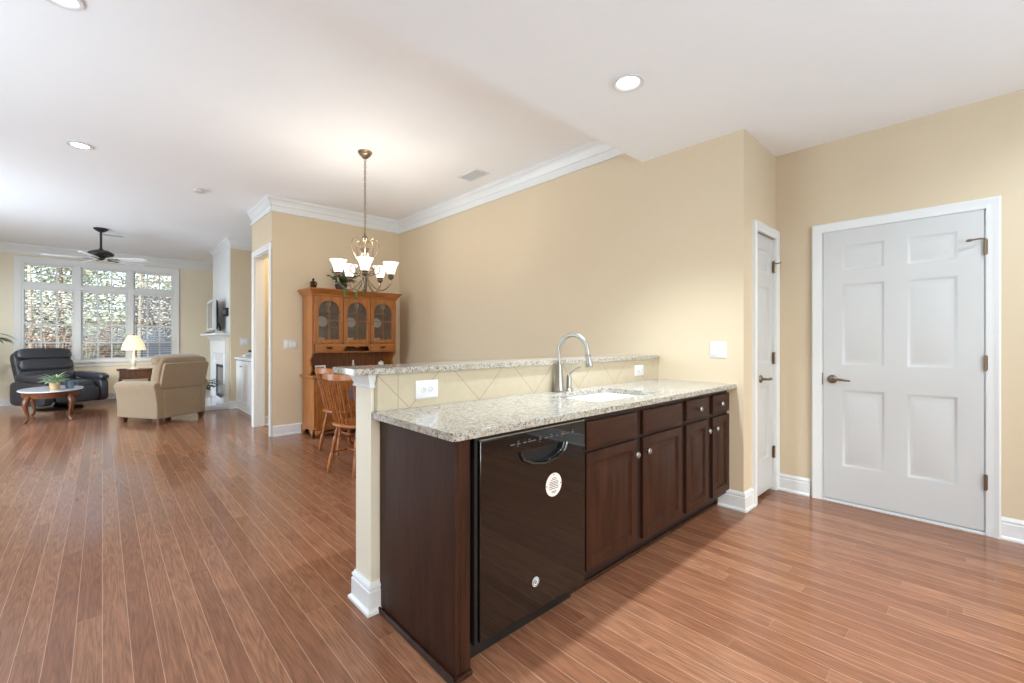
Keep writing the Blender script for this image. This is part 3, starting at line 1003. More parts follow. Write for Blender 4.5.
MB().lathe([(.010, -.0372), (.009, -.041), (.0, -.0415)], n=12).build('test_button', M['silver'], r)
def vent(loc, label, w, l, rz=0):
    r = thing('ceiling_vent', label, 'vent', loc, rz)
    MB().plate([(-w / 2, -l / 2), (w / 2, -l / 2), (w / 2, l / 2), (-w / 2, l / 2)], [[(-w / 2 + .025, -l / 2 + .025), (w / 2 - .025, -l / 2 + .025), (w / 2 - .025, l / 2 - .025), (-w / 2 + .025, l / 2 - .025)]], 'z', -.010, -.001).build('frame', M['trim'], r, bevel=.002)
    m = MB()
    n = int((w - .05) / .018)
    for i in range(n):
        x = -w / 2 + .03 + i * .018
        m.rings([[(x, y, -.002), (x + .002, y, -.002), (x + .012, y, -.011), (x + .010, y, -.011)] for y in (-l / 2 + .025, l / 2 - .025)])
    m.build('louvers', M['silver'], r)
    bx((-w / 2 + .02, -l / 2 + .02, -.0012), (w / 2 - .02, l / 2 - .02, -.0004)).build('duct', M['slot'], r)
vent((3.0, 3.86, ZC), 'white ceiling vent near the crown moulding over the dining area', .20, .34)
vent((.12, 10.35, ZC), 'white ceiling vent beyond the fan', .34, .16)

# chandelier
r = thing('chandelier', 'five-arm pewter chandelier with frosted glass shades hanging by a chain', 'chandelier', (1.866, 4.104, ZC))
MB().lathe([(.0, 0), (.066, 0), (.066, -.012), (.056, -.020), (.054, -.032), (.036, -.044), (.030, -.056), (.012, -.062), (.0, -.064)], n=28).build('canopy', M['bronze'], r)
m = MB()
z = -.062
k = 0
while z > -.80:
    a, b = (1, 0) if k % 2 == 0 else (0, 1)
    m.tube([(.0095 * math.cos(t) * a, .0095 * math.cos(t) * b, z - .017 + .019 * math.sin(t)) for t in [i * PI / 5 for i in range(11)]], .0026, 6, caps=False)
    z -= .030
    k += 1
m.tube([(.004, .004, -.06), (-.003, .003, -.3), (.004, -.003, -.55), (0, 0, -.81)], .0018, 5)
m.build('chain', M['bronze'], r)
MB().lathe([(.006, -.79), (.012, -.80), (.012, -.815), (.026, -.825), (.030, -.845), (.020, -.865), (.009, -.88), (.009, -.955), (.030, -.962), (.046, -.975), (.046, -1.0), (.030, -1.03), (.012, -1.05), (.010, -1.16), (.014, -1.18), (.012, -1.25), (.022, -1.27), (.026, -1.30), (.016, -1.32), (.020, -1.335), (.010, -1.36), (.0, -1.37)], n=20).build('stem', M['pewter'], r)
MB().lathe([(.010, -.925), (.042, -.935), (.050, -.962), (.010, -.970)], n=20).build('collar', M['bronze'], r)
A0 = math.atan2(-.91, -.414)
for i in range(5):
    a = A0 + i * 2 * PI / 5
    ca, sa = math.cos(a), math.sin(a)
    P = lambda q: [(x * ca, x * sa, zz) for x, zz in q]
    m = MB()
    q = [(.018, -1.22), (.055, -1.275), (.11, -1.328), (.16, -1.342), (.215, -1.318), (.243, -1.275), (.25, -1.235)]
    sm = []
    for j in range(len(q) - 1):
        p0, p1, p2, p3 = q[max(j - 1, 0)], q[j], q[j + 1], q[min(j + 2, len(q) - 1)]
        for s in range(5):
            u = s / 5
            sm.append(tuple(.5 * (2 * p1[d] + (p2[d] - p0[d]) * u + (2 * p0[d] - 5 * p1[d] + 4 * p2[d] - p3[d]) * u * u + (3 * p1[d] - p0[d] - 3 * p2[d] + p3[d]) * u ** 3) for d in (0, 1)))
    sm.append(q[-1])
    m.tube(P(sm), .0068, 8)
    sc = [(.02, -1.28)] + [(.105 + (.012 + .0042 * (t / 30)) * math.cos(math.radians(200 - t)), -1.135 + (.012 + .0042 * (t / 30)) * math.sin(math.radians(200 - t))) for t in range(330, -1, -30)][::-1]
    m.tube(P([(.016, -1.30), (.035, -1.20)] + sc[1:]), .0055, 6)
    m.lathe([(.010, 0), (.024, .25), (.030, .5), (.024, .75), (.034, 1.0)], a=(.25 * ca, .25 * sa, -1.240), b=(.25 * ca, .25 * sa, -1.188), n=14)
    arm = m.build('arm', M['pewter'], r)
    m = MB()
    up = [(.012, -1.12), (.06, -1.06), (.115, -.98), (.135, -.91), (.115, -.855), (.075, -.84), (.045, -.865), (.045, -.895), (.062, -.905)]
    m.tube(P(up), .0042, 6)
    m.build('scroll', M['bronze'], r)
    sh = MB().lathe([(.026, -1.190), (.035, -1.186), (.044, -1.150), (.056, -1.110), (.076, -1.072), (.073, -1.072), (.053, -1.110), (.041, -1.150), (.032, -1.183), (.0, -1.183)], c=(.25 * ca, .25 * sa, 0), n=24).build('shade', M['shade'], r)
    add_light('shade_lamp', 'POINT', (.25 * ca, .25 * sa, -1.065), 4.2, (1.0, .93, .82), parent=r, shadow_soft_size=.03)

# hallway fixture
r = thing('flush_light', 'lit frosted flush light on the hallway ceiling behind the cased opening', 'ceiling light', (2.45, 6.75, ZC))
MB().lathe([(.0, 0), (.15, 0), (.155, -.012), (.145, -.025), (.0, -.025)], n=28).build('base', M['bronze'], r)
MB().lathe([(.135, -.0255), (.13, -.055), (.09, -.085), (.0, -.10)], n=28).build('bowl', M['shade'], r)
add_light('flush_lamp', 'POINT', (0, 0, -.16), 22, (1.0, .86, .60), parent=r, shadow_soft_size=.08)

# ceiling fan
r = thing('ceiling_fan', 'black ceiling fan with pale blades near the big window', 'ceiling fan', (-.017, 9.85, ZC))
MB().lathe([(.0, 0), (.092, 0), (.092, -.018), (.06, -.045), (.03, -.062), (.0, -.064)], n=28).build('canopy', M['fan_black'], r)
MB().lathe([(.016, -.05), (.016, -.34)], n=14).build('downrod', M['fan_black'], r)
MB().lathe([(.02, -.32), (.03, -.345), (.10, -.365), (.155, -.395), (.165, -.420), (.15, -.445), (.09, -.462), (.055, -.48), (.05, -.50), (.02, -.52), (.0, -.525)], n=32).build('motor', M['fan_black'], r)
for i in range(5):
    a = math.radians(36 + 72 * i)
    R = Matrix.Rotation(a, 4, 'Z') @ Matrix.Translation((0, 0, -.500)) @ Matrix.Rotation(math.radians(-11), 4, 'X')
    m = MB(); m.M = R
    m.prism([(.10, -.02), (.19, -.014), (.26, -.032), (.27, .032), (.19, .014), (.10, .02)], 'z', -.012, -.006)
    ir = m.build('blade_arm', M['fan_black'], r)
    m = MB(); m.M = R
    m.prism([(.22, -.050), (.42, -.066), (.60, -.070), (.665, -.052), (.685, 0), (.665, .052), (.60, .070), (.42, .066), (.22, .050)], 'z', -.006, .001)
    m.build('blade', M['fan_blade'], r, bevel=.002)
# ------------------------------------------------------------------ china hutch
HX, HY, HW = 1.935, 5.70, 1.155
HB = YH - HY - .032          # depth to the baseboard face
r = thing('china_hutch', 'honey maple china hutch with three arched glass doors in the corner', 'hutch', (HX, HY, 0))
m = MB()
m.box((0, .015, .09), (.02, HB, .745)).box((HW - .02, .015, .09), (HW, HB, .745)).box((.02, HB - .012, .09), (HW - .02, HB, .745)).box((.02, .015, .09), (HW - .02, HB - .012, .108))
m.plate([(.02, .09), (HW - .02, .09), (HW - .02, .745), (.02, .745)], [[(.035 + i * .366, z0), (.035 + i * .366 + .353, z0), (.035 + i * .366 + .353, z1), (.035 + i * .366, z1)] for i in range(3) for z0, z1 in ((.12, .54), (.575, .715))], 'y', .015, .034)
m.build('base', M['maple'], r, smooth=0)
for i in range(3):
    x = .032 + i * .366
    d = MB().panel_slab(.359, .426, .018, [(.05, .309, .05, .376)], [(.006, .006), (.020, .007), (.045, .001)]).build('door', M['maple'], r, loc=(x, -.002, .117))
    knob(d, .32 if i != 2 else .04, 0, .33, r=.8, mt='brass_dark')
    d = MB().panel_slab(.359, .146, .018, [(.001, .358, .001, .145)], [(.006, -.003), (.02, -.004)]).build('drawer', M['maple_h'], r, loc=(x, -.002, .572))
    m = MB().lathe([(.0, 0), (.012, .2), (.012, 1), (0, 1)], a=(.12, -.004, .073), b=(.12, -.01, .073), n=10).lathe([(.0, 0), (.012, .2), (.012, 1), (0, 1)], a=(.24, -.004, .073), b=(.24, -.01, .073), n=10)
    m.tube([(.12, -.01, .073), (.135, -.022, .058), (.18, -.026, .052), (.225, -.022, .058), (.24, -.01, .073)], .004, 6)
    m.build('pull', M['brass_dark'], d)
def foot(m, x, y, sx, sy):
    pr_ = [(0, 0), (.085, 0), (.085, .02), (.10, .045), (.14, .062), (.14, .0895), (0, .0895)]
    m.prism([(x + sx * p, q) for p, q in pr_], 'y', y, y + sy * .022)
    m.prism([(y + sy * p, q) for p, q in pr_], 'x', x, x + sx * .022)
for x, sx in ((-.015, 1), (HW + .015, -1)):
    for y, sy in ((0.0, 1), (HB, -1)):
        m = MB()
        foot(m, x, y, sx, sy)
        m.build('bracket_foot', M['maple'], r, weld=False)
m = MB().rings([rect_ring(0, HW, .015, HB, z, o) for z, o in ((.088, 0), (.088, .015), (.108, .015), (.120, .004), (.120, 0))])
m.build('base_moulding', M['maple_h'], r)
m = MB().rings([rect_ring(-.0, HW, .0, HB, z, o) for z, o in ((.745, .0), (.748, .022), (.754, .030), (.768, .030), (.775, .022), (.775, 0))])
m.build('worktop', M['maple_h'], r)
# upper part
UY = .070
m = MB()
side = [(HB, .776), (UY + .10, .776), (UY + .085, .80), (UY + .05, .83), (UY + .06, .87), (UY + .10, .91), (UY + .105, .96), (UY + .07, 1.0), (UY + .03, 1.02), (UY + .012, 1.05), (UY + .012, 1.80), (HB, 1.80)]
for x in (0, HW - .02):
    m.prism(side, 'x', x, x + .02)
m.box((.02, UY + .012, 1.060), (HW - .02, HB - .014, 1.074)).box((.02, UY + .012, 1.176), (HW - .02, HB - .014, 1.19)).box((.02, UY + .012, 1.785), (HW - .02, HB - .014, 1.80))
m.box((.02, UY + .012, 1.80 - .61), (.04, UY + .030, 1.80)).box((HW - .04, UY + .012, 1.19), (HW - .02, UY + .030, 1.80))
for i in (1, 2):
    x = i * HW / 3
    m.box((x - .016, UY + .012, 1.074), (x + .016, UY + .030, 1.80))
m.build('upper_case', M['maple'], r, smooth=0)
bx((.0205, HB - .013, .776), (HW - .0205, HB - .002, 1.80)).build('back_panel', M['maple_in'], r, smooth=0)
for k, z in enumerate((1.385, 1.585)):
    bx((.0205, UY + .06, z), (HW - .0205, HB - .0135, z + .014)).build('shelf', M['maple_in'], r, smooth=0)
for i in range(3):
    x0 = .022 + i * (HW - .044 + .006) / 3
    w = (HW - .044) / 3 - .006
    fr = [(0, 0), (w, 0), (w, .598), (0, .598)]
    gx = .052
    rad = (w - 2 * gx) / 2
    hole = [(gx, .045), (w - gx, .045)] + [(w / 2 + rad * math.cos(math.radians(a)), .415 + rad * math.sin(math.radians(a)) * .98) for a in range(0, 181, 15)]
    d = MB().plate(fr, [hole], 'y', 0, .019).build('glass_door', M['maple'], r, loc=(x0, UY - .008, 1.191), bevel=.003)
    inner = [((p - w / 2) * 1.03 + w / 2, (q - .3) * 1.015 + .3) for p, q in hole]
    MB().plate(inner, [], 'y', .011, .014).build('pane', M['cab_glass'], d)
    m = MB().box((w / 2 - .0055, .004, .045), (w / 2 + .0055, .0105, .415 + rad * .98)).box((gx, .004, .285), (w - gx, .0105, .296))
    m.build('muntin', M['maple'], d)
    knob(d, w - .022 if i == 0 else (.022 if i == 2 else w - .022), 0, .26, r=.6, mt='brass_dark')
for x0 in (.030, HW - .030 - .36):
    d = MB().panel_slab(.36, .098, .018, [(.001, .359, .001, .097)], [(.006, -.003), (.014, -.004)]).build('drawer', M['maple_h'], r, loc=(x0, UY - .004, 1.076))
    m = MB()
    for s in (-1, 1):
        m.prism([(.18 + s * p, q) for p, q in ((0, .036), (.03, .040), (.045, .055), (.034, .066), (.012, .060), (0, .066))], 'y', -.007, -.0035)
    m.tube([(.150, -.006, .056), (.155, -.018, .044), (.18, -.022, .038), (.205, -.018, .044), (.210, -.006, .056)], .004, 6)
    m.build('pull', M['brass_dark'], d)
ax0, ax1 = .030 + .362, HW - .030 - .362
aw = ax1 - ax0
low = []
for k in range(25):
    u = k / 24
    zz = 1.072 + .080 * min(1, (1 - abs(2 * u - 1)) * 4) ** .7 - .022 * (1 - math.cos(4 * PI * u)) * .25 - .026 * max(0, 1 - abs(u - .5) * 7)
    low.append((ax0 + aw * u, zz))
MB().prism(low + [(ax1, 1.176), (ax0, 1.176)], 'y', UY + .0, UY + .016).build('scalloped_apron', M['maple_h'], r)
m = MB().rings([rect_ring(0, HW, UY, HB, z, o) for z, o in ((1.795, 0), (1.795, .008), (1.815, .012), (1.822, .022), (1.845, .036), (1.862, .048), (1.868, .056), (1.885, .058), (1.885, -.02))])
# keep the moulding off the wall behind
for vv in m.bm.verts:
    vv.co.y = min(vv.co.y, HB + .012)
m.build('crown_moulding', M['maple_h'], r)
HT = 1.886

def W(x, y, z):
    return (HX + x, HY + y, z)
# dishes behind the glass
def glass_cup(label, x, y, z, kind):
    o = MB()
    if kind == 'goblet':
        o.lathe([(.0, 0), (.026, 0), (.026, .004), (.005, .010), (.005, .055), (.022, .070), (.032, .10), (.030, .135), (.027, .135), (.028, .10), (.018, .075), (.0, .070)], n=16)
        nm, ct, mt = 'goblet', 'glass', 'silver'
    elif kind == 'plate':
        o.lathe([(.0, 0), (.04, .0), (.070, .010), (.070, .014), (.04, .005), (.0, .004)], n=24)
        rot = Matrix.Rotation(math.radians(76), 4, 'X')
        for vv in o.bm.verts:
            vv.co = rot @ vv.co + Vector((0, 0, .071))
        nm, ct, mt = 'dinner_plate', 'plate', 'silver'
    else:
        o.lathe([(.0, 0), (.03, .0), (.034, .010), (.058, .045), (.062, .065), (.058, .065), (.052, .045), (.02, .012), (.0, .01)], n=20)
        nm, ct, mt = 'bowl', 'bowl', 'white_box'
    ob = o.build(nm, M[mt], None, loc=W(x, y, z))
    return tag(ob, label, ct, 'dishes behind the hutch glass')
SH = [1.1905, 1.3995, 1.5995]
DW_ = HW / 3
for i, dn in enumerate(('left', 'middle', 'right')):
    cx = DW_ * (i + .5)
    glass_cup('pale goblet on the upper shelf near the hinge side of the %s hutch door' % dn, cx - .075, .25, SH[2], 'goblet')
    glass_cup('pale goblet on the upper shelf near the knob side of the %s hutch door' % dn, cx + .07, .25, SH[2], 'goblet')
    glass_cup('white plate standing on the middle shelf behind the %s hutch door' % dn, cx + .01, .32, SH[1], 'plate')
    glass_cup('white bowl on the bottom shelf behind the %s hutch door' % dn, cx - .04, .24, SH[0], 'bowl')

# things on the hutch
r = thing('picture_frame', 'small white picture frame leaning on the hutch worktop', 'picture frame', W(.16, .22, .783), math.radians(6))
T = Matrix.Rotation(math.radians(-12), 4, 'X')
m = MB(); m.M = T
m.plate([(-.07, 0), (.07, 0), (.07, .115), (-.07, .115)], [[(-.05, .02), (.05, .02), (.05, .095), (-.05, .095)]], 'y', 0, .012)
m.build('frame', M['white_box'], r, bevel=.002)
m = MB(); m.M = T
m.box((-.052, .006, .018), (.052, .010, .097)); m.build('print', M['photo'], r)
m = MB().box((-.008, .018, -.0045), (.008, .06, .0)).box((-.008, .018, 0), (.008, .024, .08)); m.build('easel_back', M['dark_box'], r)
r = thing('canister', 'white canister at the right end of the hutch worktop', 'canister', W(.985, .20, .776))
MB().lathe([(.0, 0), (.038, 0), (.040, .004), (.040, .125), (.036, .13), (.0, .13)], n=24).build('jar', M['white_box'], r)
MB().lathe([(.0, .1305), (.036, .1305), (.036, .142), (.010, .147), (.012, .156), (.0, .16)], n=24).build('lid', M['white_box'], r)
r = thing('candlestick', 'slim glass candlestick standing on the hutch worktop', 'candlestick', W(.60, .25, .776))
MB().lathe([(.0, 0), (.034, 0), (.034, .006), (.008, .016), (.012, .04), (.006, .07), (.010, .10), (.018, .112), (.018, .125), (.0, .125)], n=16).build('holder', M['silver'], r)
MB().tube([(0, 0, .1255), (0, 0, .175)], .009, 10).build('candle', M['white_box'], r)
r = thing('figurine', 'dark seated figurine on the left end of the hutch top', 'figurine', W(.075, .26, HT))
MB().lathe([(.0, 0), (.055, 0), (.058, .012), (.048, .02), (.0, .02)], n=18).build('base', M['brass_dark'], r)
m = MB().soft((0, 0, .045), (.085, .07, .06), .9, 12, 8).soft((0, .002, .085), (.05, .042, .06), .9, 12, 8).soft((0, 0, .128), (.030, .030, .036), 1, 10, 8)
m.tube([(-.022, 0, .10), (-.042, -.012, .08), (-.028, -.03, .06)], .008, 6).tube([(.022, 0, .10), (.042, -.012, .08), (.028, -.03, .06)], .008, 6)
m.build('body', M['brass_dark'], r, weld=False)
r = thing('candle_holder', 'small dark spray of berries beside the canister on the hutch worktop', 'ornament', W(1.075, .20, .776))
m = MB().lathe([(.0, 0), (.022, 0), (.026, .03), (.018, .05), (.0, .05)], n=14)
m.build('vase', M['dark_box'], r)
m = MB()
for k in range(14):
    a, q = rnd.uniform(0, 6.28), rnd.uniform(.01, .045)
    p = (q * math.cos(a), q * math.sin(a) * .6, .06 + rnd.uniform(0, .05))
    m.tube([(0, 0, .045), p], .0015, 4).soft(p, (.014, .014, .014), 1, 8, 6)
m.build('berries', M['dark_box'], r, weld=False)

def leaf(m, p, d, up, L, w, bend=.3):
    """a folded pointed leaf from p along d"""
    d, up = Vector(d).normalized(), Vector(up).normalized()
    s = d.cross(up)
    s = s.normalized() if s.length > 1e-4 else Vector((1, 0, 0))
    u = s.cross(d).normalized()
    p = Vector(p)
    mid, lft, rgt = [], [], []
    for t, k in ((0, .05), (.25, .75), (.5, 1), (.78, .6), (1, .02)):
        c = p + d * (L * t) - u * (bend * L * t * t)
        mid.append(m.v(c)); lft.append(m.v(c + s * (w * k / 2) + u * (w * k * .15))); rgt.append(m.v(c - s * (w * k / 2) + u * (w * k * .15)))
    for i in range(4):
        m.f([mid[i], lft[i], lft[i + 1], mid[i + 1]])
        m.f([rgt[i], mid[i], mid[i + 1], rgt[i + 1]])
r = thing('ivy_plant', 'green trailing ivy plant on top of the hutch behind the chandelier', 'plant', W(.42, .22, HT))
MB().lathe([(.0, 0), (.06, 0), (.075, .06), (.078, .09), (.070, .09), (.066, .06), (.0, .05)], n=18).build('pot', M['dark_box'], r)
m, st = MB(), MB()
for k in range(34):
    side_ = rnd.uniform(-1, 1)
    ex, ey = side_ * rnd.uniform(.10, .32), rnd.uniform(-.235, .04)
    dz = rnd.uniform(.06, .22) if rnd.random() < .65 or ey > -.16 else rnd.uniform(-.16, -.04)
    if dz < 0:
        ey = min(ey, -.245)
    path = [Vector((0, 0, .08)), Vector((ex * .4, ey * .4, .15)), Vector((ex * .85, ey * .95, .11 + max(0, dz) * .5)), Vector((ex, ey, .05 + dz))]
    st.tube(path, .002, 4)
    for j in range(9):
        u = j / 8 * 2.999
        i = int(u)
        p = path[i].lerp(path[i + 1], u - i)
        a = rnd.uniform(0, 6.28)
        leaf(m, p, (math.cos(a), math.sin(a), rnd.uniform(-.2, .6)), (0, 0, 1), rnd.uniform(.045, .075) * (.6 if dz < 0 else 1), rnd.uniform(.035, .055) * (.6 if dz < 0 else 1))
for vv in m.bm.verts:
    if vv.co.z < .012 and vv.co.y > -.235:
        vv.co.z = .012 + rnd.uniform(0, .01)
st.build('stems', M['leaf_dark'], r, weld=False)
m.build('foliage', M['leaf'], r, weld=False)

# ------------------------------------------------------------------ dining chairs and table
def make_chair(label):
    r = thing('dining_chair', label, 'chair', (0, 0, 0), 0, 'spindle-back dining chairs')
    sh = []
    for k in range(28):
        a = 2 * PI * k / 28
        x, y = math.cos(a), math.sin(a)
        e = lambda q: math.copysign(abs(q) ** .62, q)
        sh.append((e(x) * (.225 if y > 0 else .205), e(y) * .205))
    MB().rings([[(x * s, y * s, z) for x, y in sh] for s, z in ((.90, .425), (.98, .432), (1.0, .445), (.985, .456), (.93, .460), (.55, .452), (.1, .450))]).build('seat', M['chairwood'], r, smooth=60)
    turn = [(.010, 0), (.013, .05), (.018, .16), (.020, .30), (.017, .40), (.011, .44), (.018, .47), (.012, .50), (.015, .56), (.020, .64), (.020, .72), (.013, .80), (.018, .84), (.014, .88), (.013, 1)]
    feet = {}
    for sx in (-1, 1):
        for sy in (-1, 1):
            a, b = (sx * .180, sy * .190 - .01, 0), (sx * .135, sy * .125, .430)
            feet[sx, sy] = (Vector(a), Vector(b))
            MB().lathe(turn, a=a, b=b, n=12).build('leg', M['chairwood'], r)
    at = lambda k, u: feet[k][0].lerp(feet[k][1], u)
    for sx in (-1, 1):
        MB().lathe([(.008, 0), (.010, .2), (.015, .5), (.010, .8), (.008, 1)], a=at((sx, -1), .42), b=at((sx, 1), .42), n=10).build('stretcher', M['chairwood'], r)
    a, b = at((-1, -1), .42).lerp(at((-1, 1), .42), .5), at((1, -1), .42).lerp(at((1, 1), .42), .5)
    MB().lathe([(.008, 0), (.010, .25), (.014, .5), (.010, .75), (.008, 1)], a=a, b=b, n=10).build('stretcher', M['chairwood'], r)
    tops = []
    for k in range(7):
        u = (k - 3) / 3
        b = Vector((u * .165, -.165 + .035 * u * u, .452))
        t = Vector((u * .195, -.275 + .050 * u * u, .872))
        tops.append(t)
        big = k in (0, 6)
        MB().lathe([(.007, 0), (.010, .1), (.013 if big else .009, .32), (.009, .5), (.0125 if big else .0085, .62), (.007, .8), (.006, 1)], a=b, b=t, n=10).build('spindle', M['chairwood'], r)
    rr = []
    for k in range(17):
        u = (k - 8) / 8
        x, y = u * .225, -.278 + .058 * u * u
        z0, z1 = .862 + .012 * u * u, .925 - .004 * u * u + .012 * max(0, abs(u) - .8) * 5
        h = z1 - z0
        s = .55 if abs(u) == 1 else 1
        zc = (z0 + z1) / 2
        rr.append([(x, y - .011 * s, zc - h / 2 * s), (x, y + .011 * s, zc - h / 2 * s), (x, y + .009 * s, zc + h / 2 * s), (x, y - .009 * s, zc + h / 2 * s)])
    MB().rings(rr).build('crest_rail', M['chairwood'], r, bevel=.004)
    return r
ch = make_chair('spindle-back wooden dining chair nearest the bar post')
ch.location = (1.775, 4.04, 0)
ch.rotation_euler = (0, 0, math.radians(-74))
dup(ch, 'spindle-back wooden dining chair between the nearest chair and the hutch', (2.00, 4.92, 0), math.radians(-80))
dup(ch, 'wooden dining chair on the far side of the cloth-covered table, against the long wall side', (3.02, 4.35, 0), math.radians(90))
r = thing('dining_table', 'wooden dining table mostly hidden behind the raised bar', 'table', (2.45, 4.40, 0), 0)
MB().prism(round_rect(-.38, .38, -.62, .62, .12, 6), 'z', .655, .685).build('tabletop', M['chairwood'], r, bevel=.006)
MB().lathe([(.10, .0), (.10, .03), (.06, .06), (.05, .2), (.075, .32), (.085, .42), (.05, .55), (.07, .62), (.12, .655)], n=20).build('pedestal', M['chairwood'], r)
for k in range(4):
    a = PI / 4 + k * PI / 2
    MB().tube([(.06 * math.cos(a), .06 * math.sin(a), .12), (.18 * math.cos(a), .18 * math.sin(a), .10), (.33 * math.cos(a), .33 * math.sin(a), .026)], [.032, .028, .024], 8).build('foot', M['chairwood'], r)
m = MB()
lp = [[(x, y, z) for x, y in round_rect(-.38 - o, .38 + o, -.62 - o, .62 + o, .13 + o, 7)] for o, z in ((.0, .6865), (.004, .6885), (.008, .684), (.014, .63), (.020, .56))]
m.rings(lp, caps=False)
m.f([m.v(p) for p in lp[0]])
cl = m.build('tablecloth', M['cloth'], None, loc=(2.45, 4.40, 0))
sd = cl.modifiers.new('thickness', 'SOLIDIFY'); sd.thickness = .002; sd.offset = 1
tag(cl, 'dusky violet cloth hanging over the dining table edge', 'tablecloth')
# ------------------------------------------------------------------ living room
# black leather recliner, local front -y
r = thing('recliner', 'wide black leather recliner in front of the big window', 'armchair', (-.56, 11.42, 0), math.radians(34))
MB().lathe([(.30, 0), (.31, .012), (.30, .030), (.10, .045), (.07, .10), (.07, .16)], n=28).build('swivel_base', M['black_satin'], r)
bx((-.40, -.36, .14), (.40, .36, .30)).build('body', M['leather'], r, bevel=.05, seg=4)
m = MB().soft((0, -.06, .39), (.66, .80, .24), .45, 28, 16)
m.build('seat_cushion', M['leather'], r)
m = MB().soft((0, -.415, .26), (.66, .13, .30), .5, 24, 14)
m.build('footrest', M['leather'], r)
for s in (-1, 1):
    a = MB().soft((s * .42, -.03, .30), (.17, .84, .42), .32, 20, 14).build('arm', M['leather'], r)
    MB().soft((s * .425, -.10, .565), (.20, .74, .13), .55, 20, 14, Matrix.Rotation(math.radians(4), 4, 'X')).build('arm_pad', M['leather'], a)
LB = Matrix.Rotation(math.radians(-18), 4, 'X')
b = MB().soft((0, .395, .70), (.84, .16, .72), .35, 24, 16, LB).build('backrest', M['leather'], r)
for z, y, h in ((.56, .285, .25), (.77, .345, .23), (.965, .405, .22)):
    MB().soft((0, y, z), (.80, .20, h), .5, 26, 14, LB).build('back_pillow', M['leather'], b)

# tan recliner seen from behind, local front -y
r = thing('recliner', 'tan suede recliner turned with its back to the kitchen', 'armchair', (.700, 8.63, 0), math.radians(213.5))
r.scale = (.95, .95, 1)
bx((-.30, -.40, .09), (.30, .36, .40)).build('body', M['suede'], r, bevel=.03, seg=3)
for s in (-1, 1):
    rr = []
    for y, top, w0 in ((-.43, .56, .10), (-.40, .60, .12), (-.1, .61, .125), (.25, .61, .12), (.375, .60, .11)):
        x0, x1 = s * .295, s * .40
        rr.append([(x0, y, .085), (x1, y, .085), (x1 + s * .005, y, .30), (x1 + s * .03, y, .48), (x1 + s * .055, y, top - .05), (x1 + s * .04, y, top), (x1 - s * .03, y, top + .02), (x0, y, top - .03)])
    MB().rings(rr).build('arm', M['suede'], r, smooth=50, bevel=.014, seg=3)
MB().soft((0, -.08, .44), (.60, .64, .22), .45, 24, 14).build('seat_cushion', M['suede'], r)
MB().soft((0, -.395, .26), (.60, .12, .34), .45, 24, 14).build('footrest', M['suede'], r)
bx((-.305, .30, .085), (.305, .385, .66)).build('back_panel', M['suede'], r, bevel=.02, seg=3)
LB = Matrix.Rotation(math.radians(-14), 4, 'X')
b = MB().soft((0, .315, .76), (.78, .20, .48), .34, 28, 16, LB).build('backrest', M['suede'], r)
MB().soft((0, .42, .705), (.74, .05, .38), .13, 24, 14, LB).build('back_flap', M['suede'], b)
MB().soft((0, .30, .92), (.80, .24, .16), .5, 26, 14, LB).build('head_roll', M['suede'], b)
for sx in (-1, 1):
    for y in (-.36, .34):
        MB().rings([[(sx * .345 + a * q, y + b_ * q, z) for a, b_ in ((-1, -1), (1, -1), (1, 1), (-1, 1))] for q, z in ((.024, 0), (.034, .088))]).build('foot', M['walnut'], r)
# coffee table
r = thing('coffee_table', 'oval coffee table with white marble top on carved curved legs', 'coffee table', (-.585, 10.0, 0))
ov = lambda a, b, z, n=40: [(a * math.cos(2 * PI * k / n), b * math.sin(2 * PI * k / n), z) for k in range(n)]
MB().rings([ov(.345, .585, .445), ov(.362, .602, .450), ov(.365, .605, .458), ov(.360, .600, .465)]).build('marble_top', M['marble'], r)
MB().rings([ov(.30, .53, .365), ov(.315, .545, .36), ov(.32, .55, .40), ov(.33, .56, .444)], caps=True).build('apron', M['tablewood'], r)
for sx in (-1, 1):
    for sy in (-1, 1):
        o = Vector((sx * .21, sy * .42, 0))
        d = Vector((sx * .5, sy * .8, 0)).normalized()
        q = [(.0, .385, .030), (.040, .34, .038), (.062, .28, .034), (.040, .19, .024), (.010, .10, .018), (.020, .05, .017), (.055, .022, .020), (.080, .016, .012)]
        MB().tube([o + d * a + Vector((0, 0, z)) for a, z, _ in q], [w for _, _, w in q], 10).build('leg', M['tablewood'], r)
r = thing('potted_plant', 'leafy pale green plant in a tan pot on the coffee table', 'plant', (-.54, 9.78, .466))
MB().lathe([(.0, 0), (.052, 0), (.062, .10), (.064, .105), (.055, .105), (.050, .09), (.0, .085)], n=20).build('pot', M['tan_pot'], r)
m, st = MB(), MB()
for k in range(46):
    a = k * 2.4
    q = rnd.uniform(.3, 1.0)
    d = Vector((math.cos(a) * q, math.sin(a) * q, rnd.uniform(.25, 1.0)))
    p = Vector((0, 0, .09)) + d.normalized() * rnd.uniform(.03, .09)
    st.tube([(0, 0, .085), p], .002, 4)
    leaf(m, p, d, (0, 0, 1), rnd.uniform(.09, .15), rnd.uniform(.035, .055), .5)
st.build('stems', M['leaf_pale'], r, weld=False)
m.build('foliage', M['leaf_pale'], r, weld=False)
r = thing('mug', 'slate blue pot beside the plant on the coffee table', 'mug', (-.38, 9.90, .466))
MB().lathe([(.0, 0), (.046, 0), (.056, .05), (.058, .12), (.052, .12), (.048, .05), (.0, .012)], n=22).build('body', M['blue_pot'], r)
MB().tube([(.056, -.0, .10), (.085, -.0, .095), (.094, -.0, .065), (.080, -.0, .04), (.053, -.0, .035)], .006, 8).build('handle', M['blue_pot'], r)

